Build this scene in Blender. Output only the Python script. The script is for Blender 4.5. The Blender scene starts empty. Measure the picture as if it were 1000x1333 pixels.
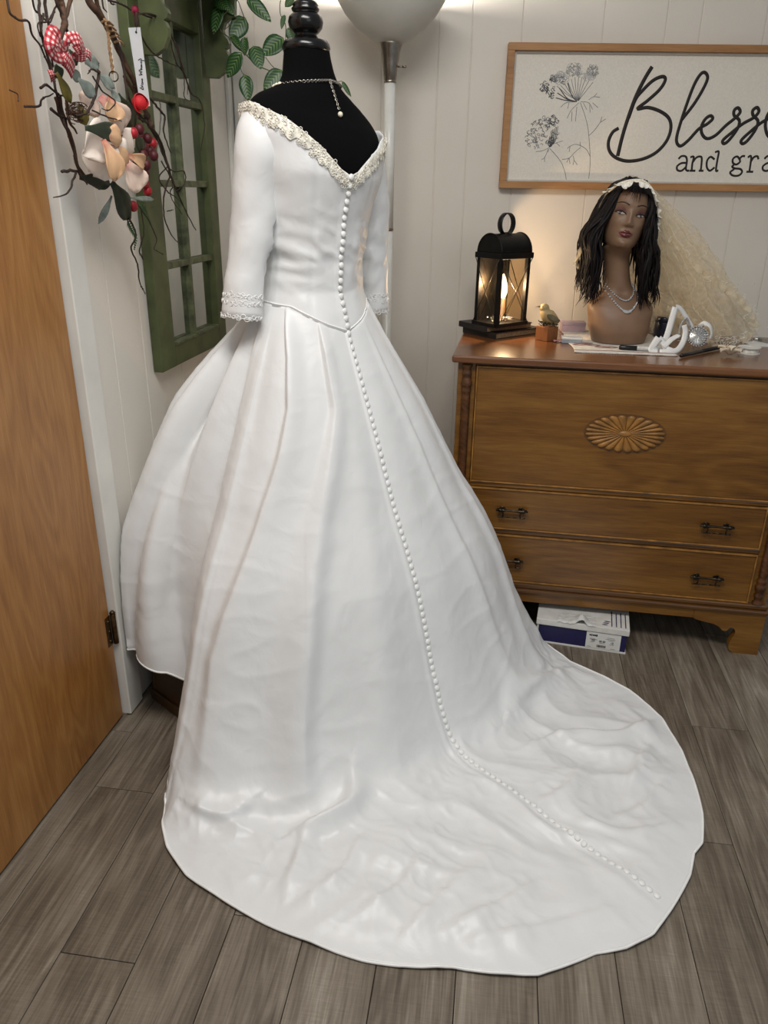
import bpy, math, random
import numpy as np
from mathutils import Vector, Matrix, noise

# ------------------------------------------------------------------ camera, world, lights, exposure
S = bpy.context.scene
COL = S.collection
F, CX, CY, H = 1000.0, 500.0, 666.5, 1.40
_d = np.array([465 - CX, 3050 - CY, F]); _d /= np.linalg.norm(_d)
UP = -_d
_f = np.array([0, 0, 1.0]); _f = _f - UP * (_f @ UP); _f /= np.linalg.norm(_f)
_r = np.cross(_f, UP)
if _r[0] < 0: _r = -_r
RW = np.array([_r, _f, UP])              # rows: world axes expressed in camera coordinates (x right, y down, z forward)
CAM = np.array([0, 0, H])

cd = bpy.data.cameras.new('camera'); co = bpy.data.objects.new('camera', cd); COL.objects.link(co)
cd.sensor_fit = 'VERTICAL'; cd.sensor_height = 24.0; cd.lens = F / 1333.0 * 24.0
cd.clip_start = 0.02; cd.clip_end = 50
_m = Matrix.Identity(4)
for i in range(3):
    _m[i][0] = RW[i][0]; _m[i][1] = -RW[i][1]; _m[i][2] = -RW[i][2]; _m[i][3] = CAM[i]
co.matrix_world = _m
S.camera = co

S.view_settings.view_transform = 'Standard'; S.view_settings.look = 'None'
S.view_settings.gamma = 1.0; S.view_settings.use_curve_mapping = False
S.view_settings.exposure = 0.0

w = bpy.data.worlds.new('room_light'); S.world = w; w.use_nodes = True
w.node_tree.nodes['Background'].inputs[0].default_value = (0.95, 0.98, 1.0, 1)
w.node_tree.nodes['Background'].inputs[1].default_value = 0.26

def area(name, loc, target, sx, sy, power, color):
    l = bpy.data.lights.new(name, 'AREA'); l.shape = 'RECTANGLE'; l.size = sx; l.size_y = sy
    l.energy = power; l.color = color
    o = bpy.data.objects.new(name, l); COL.objects.link(o); o.location = loc
    o.rotation_euler = (Vector(target) - Vector(loc)).to_track_quat('-Z', 'Y').to_euler()
    return o
area('ceiling_light', (-0.05, 0.85, 2.6), (0.1, 1.15, 0), 1.2, 0.6, 37, (1.0, 0.97, 0.93))
area('window_light', (1.6, -1.6, 2.0), (0.0, 1.8, 0.6), 1.6, 1.3, 9, (0.90, 0.96, 1.0))

# ------------------------------------------------------------------ helpers: a pixel of the photograph to a real point on a plane
def ray(x, y): return RW @ np.array([(x - CX) / F, (y - CY) / F, 1.0])
def onz(x, y, z=0.0):
    d = ray(x, y); return CAM + d * ((z - H) / d[2])
def ony(x, y, Y):
    d = ray(x, y); return CAM + d * (Y / d[1])
def onplane(x, y, p0, n):
    d = ray(x, y); return CAM + d * (np.dot(np.asarray(p0) - CAM, n) / np.dot(d, n))
def sm(a, b, x):
    t = np.clip((np.asarray(x, float) - a) / (b - a), 0, 1); return t * t * (3 - 2 * t)
def catmull(P, n):
    P = np.asarray(P, float); 
    if len(P) < 3:
        t = np.linspace(0, 1, n)[:, None]; return P[0] * (1 - t) + P[-1] * t
    Q = np.vstack([2 * P[0] - P[1], P, 2 * P[-1] - P[-2]])
    out = []
    for t in np.linspace(0, len(P) - 1 - 1e-9, n):
        i = int(t); f = t - i; a, b, c, d = Q[i], Q[i + 1], Q[i + 2], Q[i + 3]
        out.append(0.5 * (2 * b + (c - a) * f + (2 * a - 5 * b + 4 * c - d) * f * f + (3 * b - a - 3 * c + d) * f ** 3))
    return np.array(out)
def nz(p, s=1.0, o=0.0): return noise.noise(Vector((p[0] * s + o, p[1] * s + o * 1.7, p[2] * s - o)))
def fbm(p, s, octv=3, o=0.0):
    v, a = 0.0, 1.0
    for k in range(octv): v += a * nz(p, s, o + k * 11.3); s *= 2.1; a *= 0.5
    return v

MATW = {}
class MB:
    def __init__(s): s.v = []; s.f = []; s.m = []
    def add(s, V, Fc, mi=0):
        o = len(s.v); s.v += [tuple(map(float, p)) for p in V]
        s.f += [tuple(o + i for i in f) for f in Fc]; s.m += [mi] * len(Fc); return s
    def box(s, c, d, R=None, mi=0, taper=1.0):
        V = []
        for z in (-1, 1):
            k = taper if z > 0 else 1.0
            for x, y in ((-1, -1), (1, -1), (1, 1), (-1, 1)):
                p = np.array([x * d[0] / 2 * k, y * d[1] / 2 * k, z * d[2] / 2])
                if R is not None: p = R @ p
                V.append(p + np.asarray(c))
        return s.add(V, [(3, 2, 1, 0), (4, 5, 6, 7), (0, 1, 5, 4), (1, 2, 6, 5), (2, 3, 7, 6), (3, 0, 4, 7)], mi)
    def tube(s, P, r, n=8, mi=0, flat=1.0, up=(0, 0, 1), closed=False, cap=True):
        P = np.asarray(P, float); N = len(P)
        r = np.full(N, r, float) if np.isscalar(r) else np.asarray(r, float)
        if len(r) != N: r = np.interp(np.linspace(0, 1, N), np.linspace(0, 1, len(r)), r)
        T = np.gradient(P, axis=0) if not closed else np.roll(P, -1, 0) - np.roll(P, 1, 0)
        T /= np.linalg.norm(T, axis=1)[:, None] + 1e-12
        u = np.asarray(up, float); V = []
        prev = None
        for i in range(N):
            t = T[i]; b = prev if prev is not None else u
            a = b - t * (b @ t)
            if np.linalg.norm(a) < 1e-4: a = np.cross(t, [1, 0.3, 0.2])
            a /= np.linalg.norm(a); prev = a; c = np.cross(t, a)
            for k in range(n):
                q = 2 * math.pi * k / n
                V.append(P[i] + r[i] * (flat * math.cos(q) * a + math.sin(q) * c))
        Fc = []
        for i in range(N if closed else N - 1):
            j = (i + 1) % N
            for k in range(n):
                l = (k + 1) % n; Fc.append((i * n + k, i * n + l, j * n + l, j * n + k))
        if not closed and cap:
            Fc.append(tuple(range(n - 1, -1, -1))); Fc.append(tuple((N - 1) * n + k for k in range(n)))
        return s.add(V, Fc, mi)
    def lathe(s, prof, c=(0, 0, 0), n=28, mi=0, axis=None):
        V = []; N = len(prof)
        for r, z in prof:
            for k in range(n):
                q = 2 * math.pi * k / n; p = np.array([max(r, 1e-5) * math.cos(q), max(r, 1e-5) * math.sin(q), z])
                if axis is not None: p = axis @ p
                V.append(p + np.asarray(c))
        Fc = [(i * n + k, i * n + (k + 1) % n, (i + 1) * n + (k + 1) % n, (i + 1) * n + k) for i in range(N - 1) for k in range(n)]
        if prof[0][0] > 1e-4: Fc.append(tuple(range(n - 1, -1, -1)))
        if prof[-1][0] > 1e-4: Fc.append(tuple((N - 1) * n + k for k in range(n)))
        return s.add(V, Fc, mi)
    def ball(s, c, r, nu=12, nv=8, mi=0, R=None):
        r = np.array([r, r, r], float) if np.isscalar(r) else np.asarray(r, float)
        V = []; c = np.asarray(c, float)
        for j in range(nv + 1):
            a = math.pi * j / nv; rr = max(math.sin(a), 1e-4)
            for k in range(nu):
                q = 2 * math.pi * k / nu; p = np.array([rr * math.cos(q), rr * math.sin(q), -math.cos(a)]) * r
                if R is not None: p = R @ p
                V.append(p + c)
        Fc = [(j * nu + k, j * nu + (k + 1) % nu, (j + 1) * nu + (k + 1) % nu, (j + 1) * nu + k) for j in range(nv) for k in range(nu)]
        return s.add(V, Fc, mi)
    def grid(s, P, closeu=False, mi=0, flip=False):
        P = np.asarray(P, float); A, B = P.shape[:2]
        Fc = []
        for i in range(A if closeu else A - 1):
            j = (i + 1) % A
            for k in range(B - 1):
                q = (i * B + k, j * B + k, j * B + k + 1, i * B + k + 1)
                Fc.append(q[::-1] if flip else q)
        return s.add(P.reshape(-1, 3), Fc, mi)
    def prism(s, poly, t0, t1, fn, mi=0):
        """poly: 2-D outline; fn(a, b, t) -> point; extruded from t0 to t1"""
        n = len(poly)
        V = [fn(a, b, t0) for a, b in poly] + [fn(a, b, t1) for a, b in poly]
        Fc = [(i, (i + 1) % n, n + (i + 1) % n, n + i) for i in range(n)]
        Fc += [tuple(range(n - 1, -1, -1)), tuple(range(n, 2 * n))]
        return s.add(V, Fc, mi)
    def build(s, name, mats, parent=None, smooth=False, bevel=0.0, world=True, solid=0.0, sub=0, origin=None, fix=True):
        V = s.v
        if parent is not None and world:
            inv = wm(parent).inverted(); V = [tuple(inv @ Vector(p)) for p in V]
        elif origin is not None:
            V = [tuple(np.array(p) - np.array(origin)) for p in V]
        me = bpy.data.meshes.new(name); me.from_pydata(V, [], s.f); 
        for m in (mats if isinstance(mats, (list, tuple)) else [mats]): me.materials.append(m)
        me.polygons.foreach_set('material_index', s.m)
        if smooth: me.polygons.foreach_set('use_smooth', [True] * len(s.f))
        me.update()
        if fix:
            import bmesh
            b = bmesh.new(); b.from_mesh(me); bmesh.ops.recalc_face_normals(b, faces=b.faces); b.to_mesh(me); b.free()
        o = bpy.data.objects.new(name, me); COL.objects.link(o)
        if parent is not None: o.parent = parent
        if origin is not None and parent is None: o.location = origin
        if bevel:
            md = o.modifiers.new('bevel', 'BEVEL'); md.width = bevel; md.segments = 2; md.limit_method = 'ANGLE'; md.angle_limit = 0.6
        if solid:
            md = o.modifiers.new('solid', 'SOLIDIFY'); md.thickness = solid; md.offset = 0
        if sub:
            md = o.modifiers.new('sub', 'SUBSURF'); md.levels = sub; md.render_levels = sub
        return o
def wm(o):
    m = o.matrix_basis.copy(); p = o.parent
    while p is not None: m = p.matrix_basis @ m; p = p.parent
    return m
def tag(o, label=None, cat=None, group=None, kind=None):
    if label: o['label'] = label
    if cat: o['category'] = cat
    if group: o['group'] = group
    if kind: o['kind'] = kind
    return o
def thing(name, loc, label, cat, rz=0.0, group=None):
    o = bpy.data.objects.new(name, None); COL.objects.link(o); o.empty_display_size = 0.05
    o.location = loc; o.rotation_euler = (0, 0, rz)
    return tag(o, label, cat, group)
def setting(name, loc=(0, 0, 0), rz=0.0):
    o = bpy.data.objects.new(name, None); COL.objects.link(o); o.location = loc; o.rotation_euler = (0, 0, rz)
    return tag(o, kind='structure')
def copy_piece(src, parent, M=None):
    c = src.copy(); COL.objects.link(c); c.parent = parent
    if M is not None: c.matrix_basis = M
    return c
def frame_mat(o, x, y, z):
    m = Matrix.Identity(4)
    for i in range(3): m[i][0] = x[i]; m[i][1] = y[i]; m[i][2] = z[i]; m[i][3] = o[i]
    return m
def lookR(z, x=(1, 0, 0)):
    z = np.asarray(z, float); z = z / np.linalg.norm(z); x = np.asarray(x, float); x = x - z * (x @ z)
    if np.linalg.norm(x) < 1e-4: x = np.cross(z, [0, 1, 0.1])
    x /= np.linalg.norm(x); return np.array([x, np.cross(z, x), z]).T

# ------------------------------------------------------------------ materials
def lin(c):
    c = [v / 255.0 for v in c]
    return tuple(v / 12.92 if v <= 0.04045 else ((v + 0.055) / 1.055) ** 2.4 for v in c) + (1.0,)
def base(name, col, rough=0.5, metal=0.0, **kw):
    m = bpy.data.materials.new(name); m.use_nodes = True; b = m.node_tree.nodes['Principled BSDF']
    b.inputs['Base Color'].default_value = lin(col); b.inputs['Roughness'].default_value = rough; b.inputs['Metallic'].default_value = metal
    for k, v in kw.items(): b.inputs[k.replace('_', ' ')].default_value = v
    return m, m.node_tree, b
def N(nt, t, **kw):
    n = nt.nodes.new(t)
    for k, v in kw.items():
        if k in n.inputs: n.inputs[k].default_value = v
        else: setattr(n, k, v)
    return n
def coord(nt, scale=(1, 1, 1), rand=False, kind='Object'):
    t = N(nt, 'ShaderNodeTexCoord'); mp = N(nt, 'ShaderNodeMapping'); mp.inputs['Scale'].default_value = scale
    nt.links.new(t.outputs[kind], mp.inputs['Vector'])
    if rand:
        oi = N(nt, 'ShaderNodeObjectInfo'); mul = N(nt, 'ShaderNodeMath', operation='MULTIPLY'); mul.inputs[1].default_value = 37.0
        nt.links.new(oi.outputs['Random'], mul.inputs[0]); nt.links.new(mul.outputs[0], mp.inputs['Location'])
    return mp.outputs[0]
def ramp(nt, fac, stops):
    r = N(nt, 'ShaderNodeValToRGB'); e = r.color_ramp.elements
    while len(e) < len(stops): e.new(0.5)
    for i, (p, c) in enumerate(stops): e[i].position = p; e[i].color = c if len(c) == 4 else lin(c)
    nt.links.new(fac, r.inputs[0]); return r.outputs[0]
def bump(nt, b, h, strength=0.2, dist=0.002, prev=None):
    n = N(nt, 'ShaderNodeBump'); n.inputs['Strength'].default_value = strength; n.inputs['Distance'].default_value = dist
    nt.links.new(h, n.inputs['Height'])
    if prev is not None: nt.links.new(prev, n.inputs['Normal'])
    nt.links.new(n.outputs[0], b.inputs['Normal']); return n.outputs[0]
def plain(name, col, rough=0.5, metal=0.0, var=0.12, scale=30, bmp=0.0, **kw):
    m, nt, b = base(name, col, rough, metal, **kw)
    n = N(nt, 'ShaderNodeTexNoise', Scale=scale, Detail=4.0); nt.links.new(coord(nt), n.inputs['Vector'])
    lo = [max(0, c * (1 - var)) for c in col]; hi = [min(255, c * (1 + var * 0.6)) for c in col]
    nt.links.new(ramp(nt, n.outputs['Fac'], [(0.3, lo), (0.7, hi)]), b.inputs['Base Color'])
    if bmp: bump(nt, b, n.outputs['Fac'], bmp, 0.002)
    return m
def wood(name, dark, mid, light, axis='x', sc=1.0, rough=0.35, ring=0.5, coat=0.25, rand=False, varamp=0.0):
    m, nt, b = base(name, mid, rough); b.inputs['Coat Weight'].default_value = coat; b.inputs['Coat Roughness'].default_value = 0.25
    def st(a, c): return tuple(v * sc for v in {'x': (a, c, c), 'y': (c, a, c), 'z': (c, c, a)}[axis])
    def noi(s_, det=4.0, dist=0.0):
        n = N(nt, 'ShaderNodeTexNoise', Scale=1.0, Detail=det, Distortion=dist); nt.links.new(coord(nt, s_, rand), n.inputs['Vector']); return n.outputs['Fac']
    def madd(a, k, b_=None):
        q = N(nt, 'ShaderNodeMath', operation='MULTIPLY_ADD'); q.inputs[1].default_value = k; nt.links.new(a, q.inputs[0]); q.inputs[2].default_value = 0
        if b_ is not None: nt.links.new(b_, q.inputs[2])
        return q.outputs[0]
    big = noi(st(1.0, 4.5), 2.0, 0.8)
    rg = madd(big, 60.0 * ring); sn = N(nt, 'ShaderNodeMath', operation='SINE'); nt.links.new(rg, sn.inputs[0])
    fine, pore, cloud = noi(st(14, 260), 3.0), noi(st(5, 70), 4.0, 0.4), noi(st(1.6, 3.0), 2.0, 0.5)
    t = madd(fine, 0.34); t = madd(pore, 0.36, t); t = madd(cloud, 0.36, t); t = madd(sn.outputs[0], 0.030 + varamp, t)
    nt.links.new(ramp(nt, t, [(0.30, dark), (0.52, mid), (0.74, light)]), b.inputs['Base Color'])
    bump(nt, b, fine, 0.05, 0.0006)
    return m

M_WALL = None
def wall_material(name, col, sc=260):
    m, nt, b = base(name, col, 0.42); v = coord(nt)
    n = N(nt, 'ShaderNodeTexNoise', Scale=sc, Detail=2.0); nt.links.new(v, n.inputs['Vector'])
    bump(nt, b, n.outputs['Fac'], 0.35, 0.0012)
    n2 = N(nt, 'ShaderNodeTexNoise', Scale=3.0, Detail=3.0); nt.links.new(v, n2.inputs['Vector'])
    nt.links.new(ramp(nt, n2.outputs['Fac'], [(0.3, [c * 0.965 for c in col]), (0.7, col)]), b.inputs['Base Color'])
    return m
m_wallb = wall_material('painted_panel_back', (220, 212, 200))
m_walll = wall_material('painted_panel_left', (228, 222, 213), 180)
m_trim = plain('trim_paint', (226, 224, 217), 0.4, var=0.05, scale=6, bmp=0.03)
m_door = wood('birch_veneer', (134, 86, 38), (156, 106, 52), (172, 124, 68), 'z', 1.6, 0.38, 0.8, 0.15, varamp=0.035)
m_brass = plain('aged_brass', (92, 70, 42), 0.4, 0.85, 0.3, 60)
m_dres = wood('walnut_veneer', (78, 47, 13), (114, 74, 23), (138, 98, 41), 'x', 1.0, 0.33, 0.9, 0.2, varamp=0.02)
m_dres2 = wood('dark_walnut', (62, 38, 14), (88, 56, 22), (108, 72, 32), 'x', 1.2, 0.36, 0.6, 0.2)
m_dtop = wood('walnut_top', (80, 46, 22), (108, 66, 34), (128, 84, 46), 'x', 0.9, 0.24, 0.6, 0.35)
m_carv = plain('carved_walnut', (146, 102, 46), 0.4, 0, 0.25, 25)
m_colm = plain('column_walnut', (84, 50, 22), 0.38, 0, 0.3, 30)
m_pull = plain('antique_bronze', (62, 54, 44), 0.32, 0.9, 0.4, 80)
m_frame = wood('oak_frame', (134, 90, 48), (166, 118, 68), (184, 136, 84), 'x', 1.3, 0.5, 0.5, 0.05)
m_black = plain('black_iron', (22, 20, 19), 0.42, 0.5, 0.3, 60)
m_ink = plain('black_print', (30, 24, 22), 0.7, var=0.1)
m_grayink = plain('gray_print', (120, 120, 122), 0.8, var=0.3, scale=90)
m_darkink = plain('dark_gray_print', (72, 73, 78), 0.8, var=0.3, scale=90)
m_paleink = plain('pale_gray_print', (178, 176, 172), 0.8, var=0.15, scale=60)
m_board = plain('sign_board', (226, 219, 206), 0.6, var=0.03, scale=200, bmp=0.05)
m_edge = plain('sign_liner', (196, 190, 180), 0.6, var=0.05)
m_velvet = plain('black_velvet', (5, 5, 6), 0.95, var=0.2, scale=120)
m_velvet.node_tree.nodes['Principled BSDF'].inputs['Specular IOR Level'].default_value = 0.12
m_lacq = plain('black_lacquer', (14, 12, 12), 0.22, var=0.2)
m_green = plain('green_paint', (74, 82, 48), 0.5, var=0.22, scale=14, bmp=0.08)
m_greend = plain('green_paint_worn', (84, 90, 62), 0.55, var=0.35, scale=40, bmp=0.1)
m_steel = plain('brushed_nickel', (150, 142, 132), 0.3, 1.0, 0.1, 60)
m_pole = plain('white_enamel', (214, 214, 208), 0.3, var=0.03)
m_bowl = plain('frosted_glass', (200, 198, 190), 0.45, var=0.04, scale=8)
m_navy = plain('navy_card', (28, 26, 74), 0.55, var=0.1)
m_card = plain('white_card', (216, 214, 208), 0.6, var=0.05)
m_label = plain('white_label', (222, 221, 216), 0.5, var=0.02)
m_tissue = plain('tissue_paper', (205, 204, 200), 0.7, var=0.08, bmp=0.2)
m_box = plain('brown_wood_box', (70, 48, 24), 0.5, var=0.3, scale=9)
m_skin = plain('mannequin_skin', (126, 98, 76), 0.5, var=0.05, scale=20)
m_lip = plain('lip_paint', (104, 38, 42), 0.25, var=0.15)
m_shadow = plain('eye_paint', (112, 76, 70), 0.4, var=0.2)
m_eyew = plain('eye_white', (168, 162, 156), 0.2, var=0.03)
m_iris = plain('eye_iris', (42, 34, 32), 0.15, var=0.2)
m_brow = plain('brow_paint', (50, 28, 22), 0.5)
m_hair = plain('dark_hair', (14, 6, 7), 0.6, var=0.5, scale=60, Specular_IOR_Level=0.25)
m_pearl = plain('pearl', (236, 226, 206), 0.22, var=0.05)
m_lace = plain('ivory_lace', (236, 232, 220), 0.7, var=0.12, scale=90, bmp=0.3)
m_crys = plain('crystal', (232, 236, 240), 0.08, 0.75, 0.2, 200)
m_chain = plain('silver_chain', (196, 190, 180), 0.22, 1.0, 0.1)
m_ribbon = plain('white_satin_ribbon', (232, 230, 226), 0.32, var=0.04)
m_flower = plain('cream_fabric', (226, 214, 192), 0.6, var=0.06)
m_cloth = plain('linen_runner', (208, 203, 194), 0.8, var=0.08, scale=60, bmp=0.3)
m_stitch = plain('mauve_stitch', (150, 110, 104), 0.7)
m_jar = plain('navy_plastic', (22, 30, 46), 0.3, var=0.1)
m_penb = plain('black_plastic', (16, 16, 17), 0.3)
m_penw = plain('pen_label', (196, 198, 198), 0.3)
m_pink = plain('pink_paper', (190, 140, 140), 0.5, var=0.1)
m_lilac = plain('lilac_box', (172, 150, 158), 0.5, var=0.08)
m_clear = plain('clear_plastic', (150, 156, 162), 0.15, var=0.1)
m_book = plain('black_book_cover', (34, 29, 26), 0.5, var=0.3)
m_pages = plain('book_pages', (126, 104, 76), 0.7, var=0.2, scale=200)
m_block = wood('raw_wood_block', (96, 56, 28), (124, 76, 40), (142, 92, 52), 'z', 3, 0.6, 0.5, 0)
m_bird = plain('carved_bird', (160, 140, 98), 0.55, var=0.15)
m_birdd = plain('bird_back', (96, 88, 66), 0.55, var=0.2)
m_moss = plain('moss_green', (38, 44, 26), 0.7, var=0.5, scale=150)
m_twig = plain('dark_twig', (50, 34, 26), 0.75, var=0.4, scale=70, bmp=0.3)
m_twigl = plain('brown_twig', (74, 50, 34), 0.75, var=0.4, scale=60, bmp=0.3)
m_jute = plain('jute_twine', (150, 118, 84), 0.9, var=0.25, scale=250, bmp=0.4)
m_berry = plain('red_berry', (150, 22, 34), 0.5, var=0.35, scale=50); m_berryd = plain('dark_berry', (72, 10, 20), 0.55, var=0.3, scale=50)
m_rose = plain('red_felt', (196, 24, 34), 0.65, var=0.15)
m_mag = plain('magenta_bud', (130, 14, 52), 0.7, var=0.3)
m_leafd = plain('dark_leaf', (34, 46, 28), 0.5, var=0.3, scale=40)
m_leafg = plain('gray_leaf', (128, 138, 130), 0.7, var=0.2, scale=50)
m_leafo = plain('olive_leaf', (112, 102, 40), 0.6, var=0.25)
m_fern = plain('fern_green', (38, 70, 30), 0.6, var=0.3)
m_paper = plain('tag_paper', (204, 204, 206), 0.6, var=0.03)
m_gaspl = plain('silver_pen', (180, 180, 178), 0.25, 0.8)

def satin_mat():
    m, nt, b = base('white_satin', (226, 227, 227), 0.40); b.inputs['Sheen Weight'].default_value = 0.08; b.inputs['Specular IOR Level'].default_value = 0.5
    v = coord(nt)
    n = N(nt, 'ShaderNodeTexNoise', Scale=5.0, Detail=4.0, Distortion=1.4); n.noise_type = 'RIDGED_MULTIFRACTAL'; nt.links.new(v, n.inputs['Vector'])
    n3 = N(nt, 'ShaderNodeTexNoise', Scale=14.0, Detail=3.0, Distortion=0.6); nt.links.new(v, n3.inputs['Vector'])
    n2 = N(nt, 'ShaderNodeTexNoise', Scale=900.0, Detail=1.0); nt.links.new(v, n2.inputs['Vector'])
    p = bump(nt, b, n.outputs['Fac'], 0.20, 0.006); p = bump(nt, b, n3.outputs['Fac'], 0.30, 0.008, p); bump(nt, b, n2.outputs['Fac'], 0.10, 0.0006, p)
    return m
m_satin = satin_mat()
m_hem = plain('satin_piping', (240, 240, 238), 0.35, var=0.02)

def petal_mat(name, tip, heart, k=1.0):
    m, nt, b = base(name, tip, 0.6); b.inputs['Subsurface Weight'].default_value = 0.0
    t = N(nt, 'ShaderNodeTexCoord'); s = N(nt, 'ShaderNodeSeparateXYZ'); nt.links.new(t.outputs['UV'], s.inputs[0])
    n = N(nt, 'ShaderNodeTexNoise', Scale=4.0, Detail=4.0); nt.links.new(t.outputs['Generated'], n.inputs['Vector'])
    a = N(nt, 'ShaderNodeMath', operation='MULTIPLY_ADD'); a.inputs[1].default_value = 0.5; nt.links.new(n.outputs['Fac'], a.inputs[0]); nt.links.new(s.outputs[0], a.inputs[2])
    nt.links.new(ramp(nt, a.outputs[0], [(0.3, heart), (0.62, tip), (1.0, [min(255, c * 1.06) for c in tip])]), b.inputs['Base Color']); return m
m_petal = petal_mat('blush_petal', (224, 200, 184), (196, 126, 116))
m_petalp = petal_mat('peach_petal', (206, 166, 128), (176, 110, 92))
m_petalw = petal_mat('cream_petal', (228, 216, 204), (212, 176, 164))

def gingham():
    m, nt, b = base('red_gingham', (170, 40, 50), 0.8); t = N(nt, 'ShaderNodeTexCoord')
    uv = N(nt, 'ShaderNodeUVMap'); s = N(nt, 'ShaderNodeSeparateXYZ'); nt.links.new(t.outputs['UV'], s.inputs[0])
    outs = []
    for i, k in ((0, 9.0), (1, 3.0)):
        a = N(nt, 'ShaderNodeMath', operation='MULTIPLY'); a.inputs[1].default_value = k; nt.links.new(s.outputs[i], a.inputs[0])
        f = N(nt, 'ShaderNodeMath', operation='FRACT'); nt.links.new(a.outputs[0], f.inputs[0])
        g = N(nt, 'ShaderNodeMath', operation='GREATER_THAN'); g.inputs[1].default_value = 0.5; nt.links.new(f.outputs[0], g.inputs[0]); outs.append(g.outputs[0])
    ad = N(nt, 'ShaderNodeMath', operation='ADD'); nt.links.new(outs[0], ad.inputs[0]); nt.links.new(outs[1], ad.inputs[1])
    hf = N(nt, 'ShaderNodeMath', operation='MULTIPLY'); hf.inputs[1].default_value = 0.5; nt.links.new(ad.outputs[0], hf.inputs[0])
    nt.links.new(ramp(nt, hf.outputs[0], [(0.0, (214, 196, 190)), (0.5, (184, 70, 78)), (1.0, (140, 20, 34))]), b.inputs['Base Color']); return m
m_ging = gingham()

def ivy_leaf_mat():
    m, nt, b = base('variegated_leaf', (48, 84, 40), 0.42); t = N(nt, 'ShaderNodeTexCoord'); s = N(nt, 'ShaderNodeSeparateXYZ')
    nt.links.new(t.outputs['Object'], s.inputs[0])
    ab = N(nt, 'ShaderNodeMath', operation='ABSOLUTE'); nt.links.new(s.outputs[1], ab.inputs[0])
    k = N(nt, 'ShaderNodeMath', operation='MULTIPLY_ADD'); k.inputs[1].default_value = -1.0; nt.links.new(ab.outputs[0], k.inputs[0]); nt.links.new(s.outputs[0], k.inputs[2])
    w_ = N(nt, 'ShaderNodeMath', operation='MULTIPLY'); w_.inputs[1].default_value = 620.0; nt.links.new(k.outputs[0], w_.inputs[0])
    sn = N(nt, 'ShaderNodeMath', operation='SINE'); nt.links.new(w_.outputs[0], sn.inputs[0])
    c1 = N(nt, 'ShaderNodeMath', operation='MULTIPLY_ADD'); c1.inputs[1].default_value = 0.5; c1.inputs[2].default_value = 0.45; nt.links.new(sn.outputs[0], c1.inputs[0])
    fade = N(nt, 'ShaderNodeMath', operation='MULTIPLY_ADD'); fade.inputs[1].default_value = -14.0; nt.links.new(ab.outputs[0], fade.inputs[0]); nt.links.new(c1.outputs[0], fade.inputs[2])
    nt.links.new(ramp(nt, fade.outputs[0], [(0.45, (36, 70, 32)), (0.72, (62, 100, 50)), (0.97, (140, 164, 98))]), b.inputs['Base Color']); return m
m_ivy = ivy_leaf_mat()
m_vine = plain('vine_stem', (78, 88, 50), 0.6, var=0.3)

def glass_mat(name, tint, alpha, rough=0.03):
    m = bpy.data.materials.new(name); m.use_nodes = True; nt = m.node_tree; nt.nodes.clear()
    o = N(nt, 'ShaderNodeOutputMaterial'); mix = N(nt, 'ShaderNodeMixShader'); tr = N(nt, 'ShaderNodeBsdfTransparent'); g = N(nt, 'ShaderNodeBsdfGlossy')
    tr.inputs[0].default_value = lin(tint); g.inputs['Roughness'].default_value = rough; mix.inputs[0].default_value = alpha
    nt.links.new(tr.outputs[0], mix.inputs[1]); nt.links.new(g.outputs[0], mix.inputs[2]); nt.links.new(mix.outputs[0], o.inputs[0]); return m
m_pane = glass_mat('lantern_glass', (238, 232, 222), 0.07)
def mirror_mat():
    m, nt, b = base('old_mirror', (205, 208, 205), 0.06, 1.0)
    n = N(nt, 'ShaderNodeTexNoise', Scale=12.0, Detail=3.0); nt.links.new(coord(nt), n.inputs['Vector'])
    nt.links.new(ramp(nt, n.outputs['Fac'], [(0.3, (196, 200, 198)), (0.7, (212, 214, 210))]), b.inputs['Base Color']); return m
m_mirror = mirror_mat()
def tulle_mat():
    m = bpy.data.materials.new('ivory_tulle'); m.use_nodes = True; nt = m.node_tree; nt.nodes.clear()
    o = N(nt, 'ShaderNodeOutputMaterial'); mix = N(nt, 'ShaderNodeMixShader'); tr = N(nt, 'ShaderNodeBsdfTransparent')
    d = N(nt, 'ShaderNodeBsdfDiffuse'); d.inputs[0].default_value = lin((244, 232, 206)); tl = N(nt, 'ShaderNodeBsdfTranslucent'); tl.inputs[0].default_value = lin((244, 232, 206))
    m2 = N(nt, 'ShaderNodeMixShader'); m2.inputs[0].default_value = 0.5; nt.links.new(d.outputs[0], m2.inputs[1]); nt.links.new(tl.outputs[0], m2.inputs[2])
    n = N(nt, 'ShaderNodeTexNoise', Scale=16.0, Detail=7.0, Distortion=2.5); nt.links.new(coord(nt), n.inputs['Vector'])
    r = ramp(nt, n.outputs['Fac'], [(0.3, (0.28, 0.28, 0.28, 1)), (0.72, (0.74, 0.74, 0.74, 1))])
    nt.links.new(r, mix.inputs[0]); nt.links.new(tr.outputs[0], mix.inputs[1]); nt.links.new(m2.outputs[0], mix.inputs[2]); nt.links.new(mix.outputs[0], o.inputs[0]); return m
m_tulle = tulle_mat()
def emit(name, col, st):
    m = bpy.data.materials.new(name); m.use_nodes = True; nt = m.node_tree; nt.nodes.clear()
    o = N(nt, 'ShaderNodeOutputMaterial'); e = N(nt, 'ShaderNodeEmission'); e.inputs[0].default_value = lin(col); e.inputs[1].default_value = st
    nt.links.new(e.outputs[0], o.inputs[0]); return m
m_bulb = emit('lit_bulb', (255, 226, 180), 9.0)
m_lampbulb = emit('lit_lamp_bulb', (255, 240, 232), 20.0)

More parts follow.
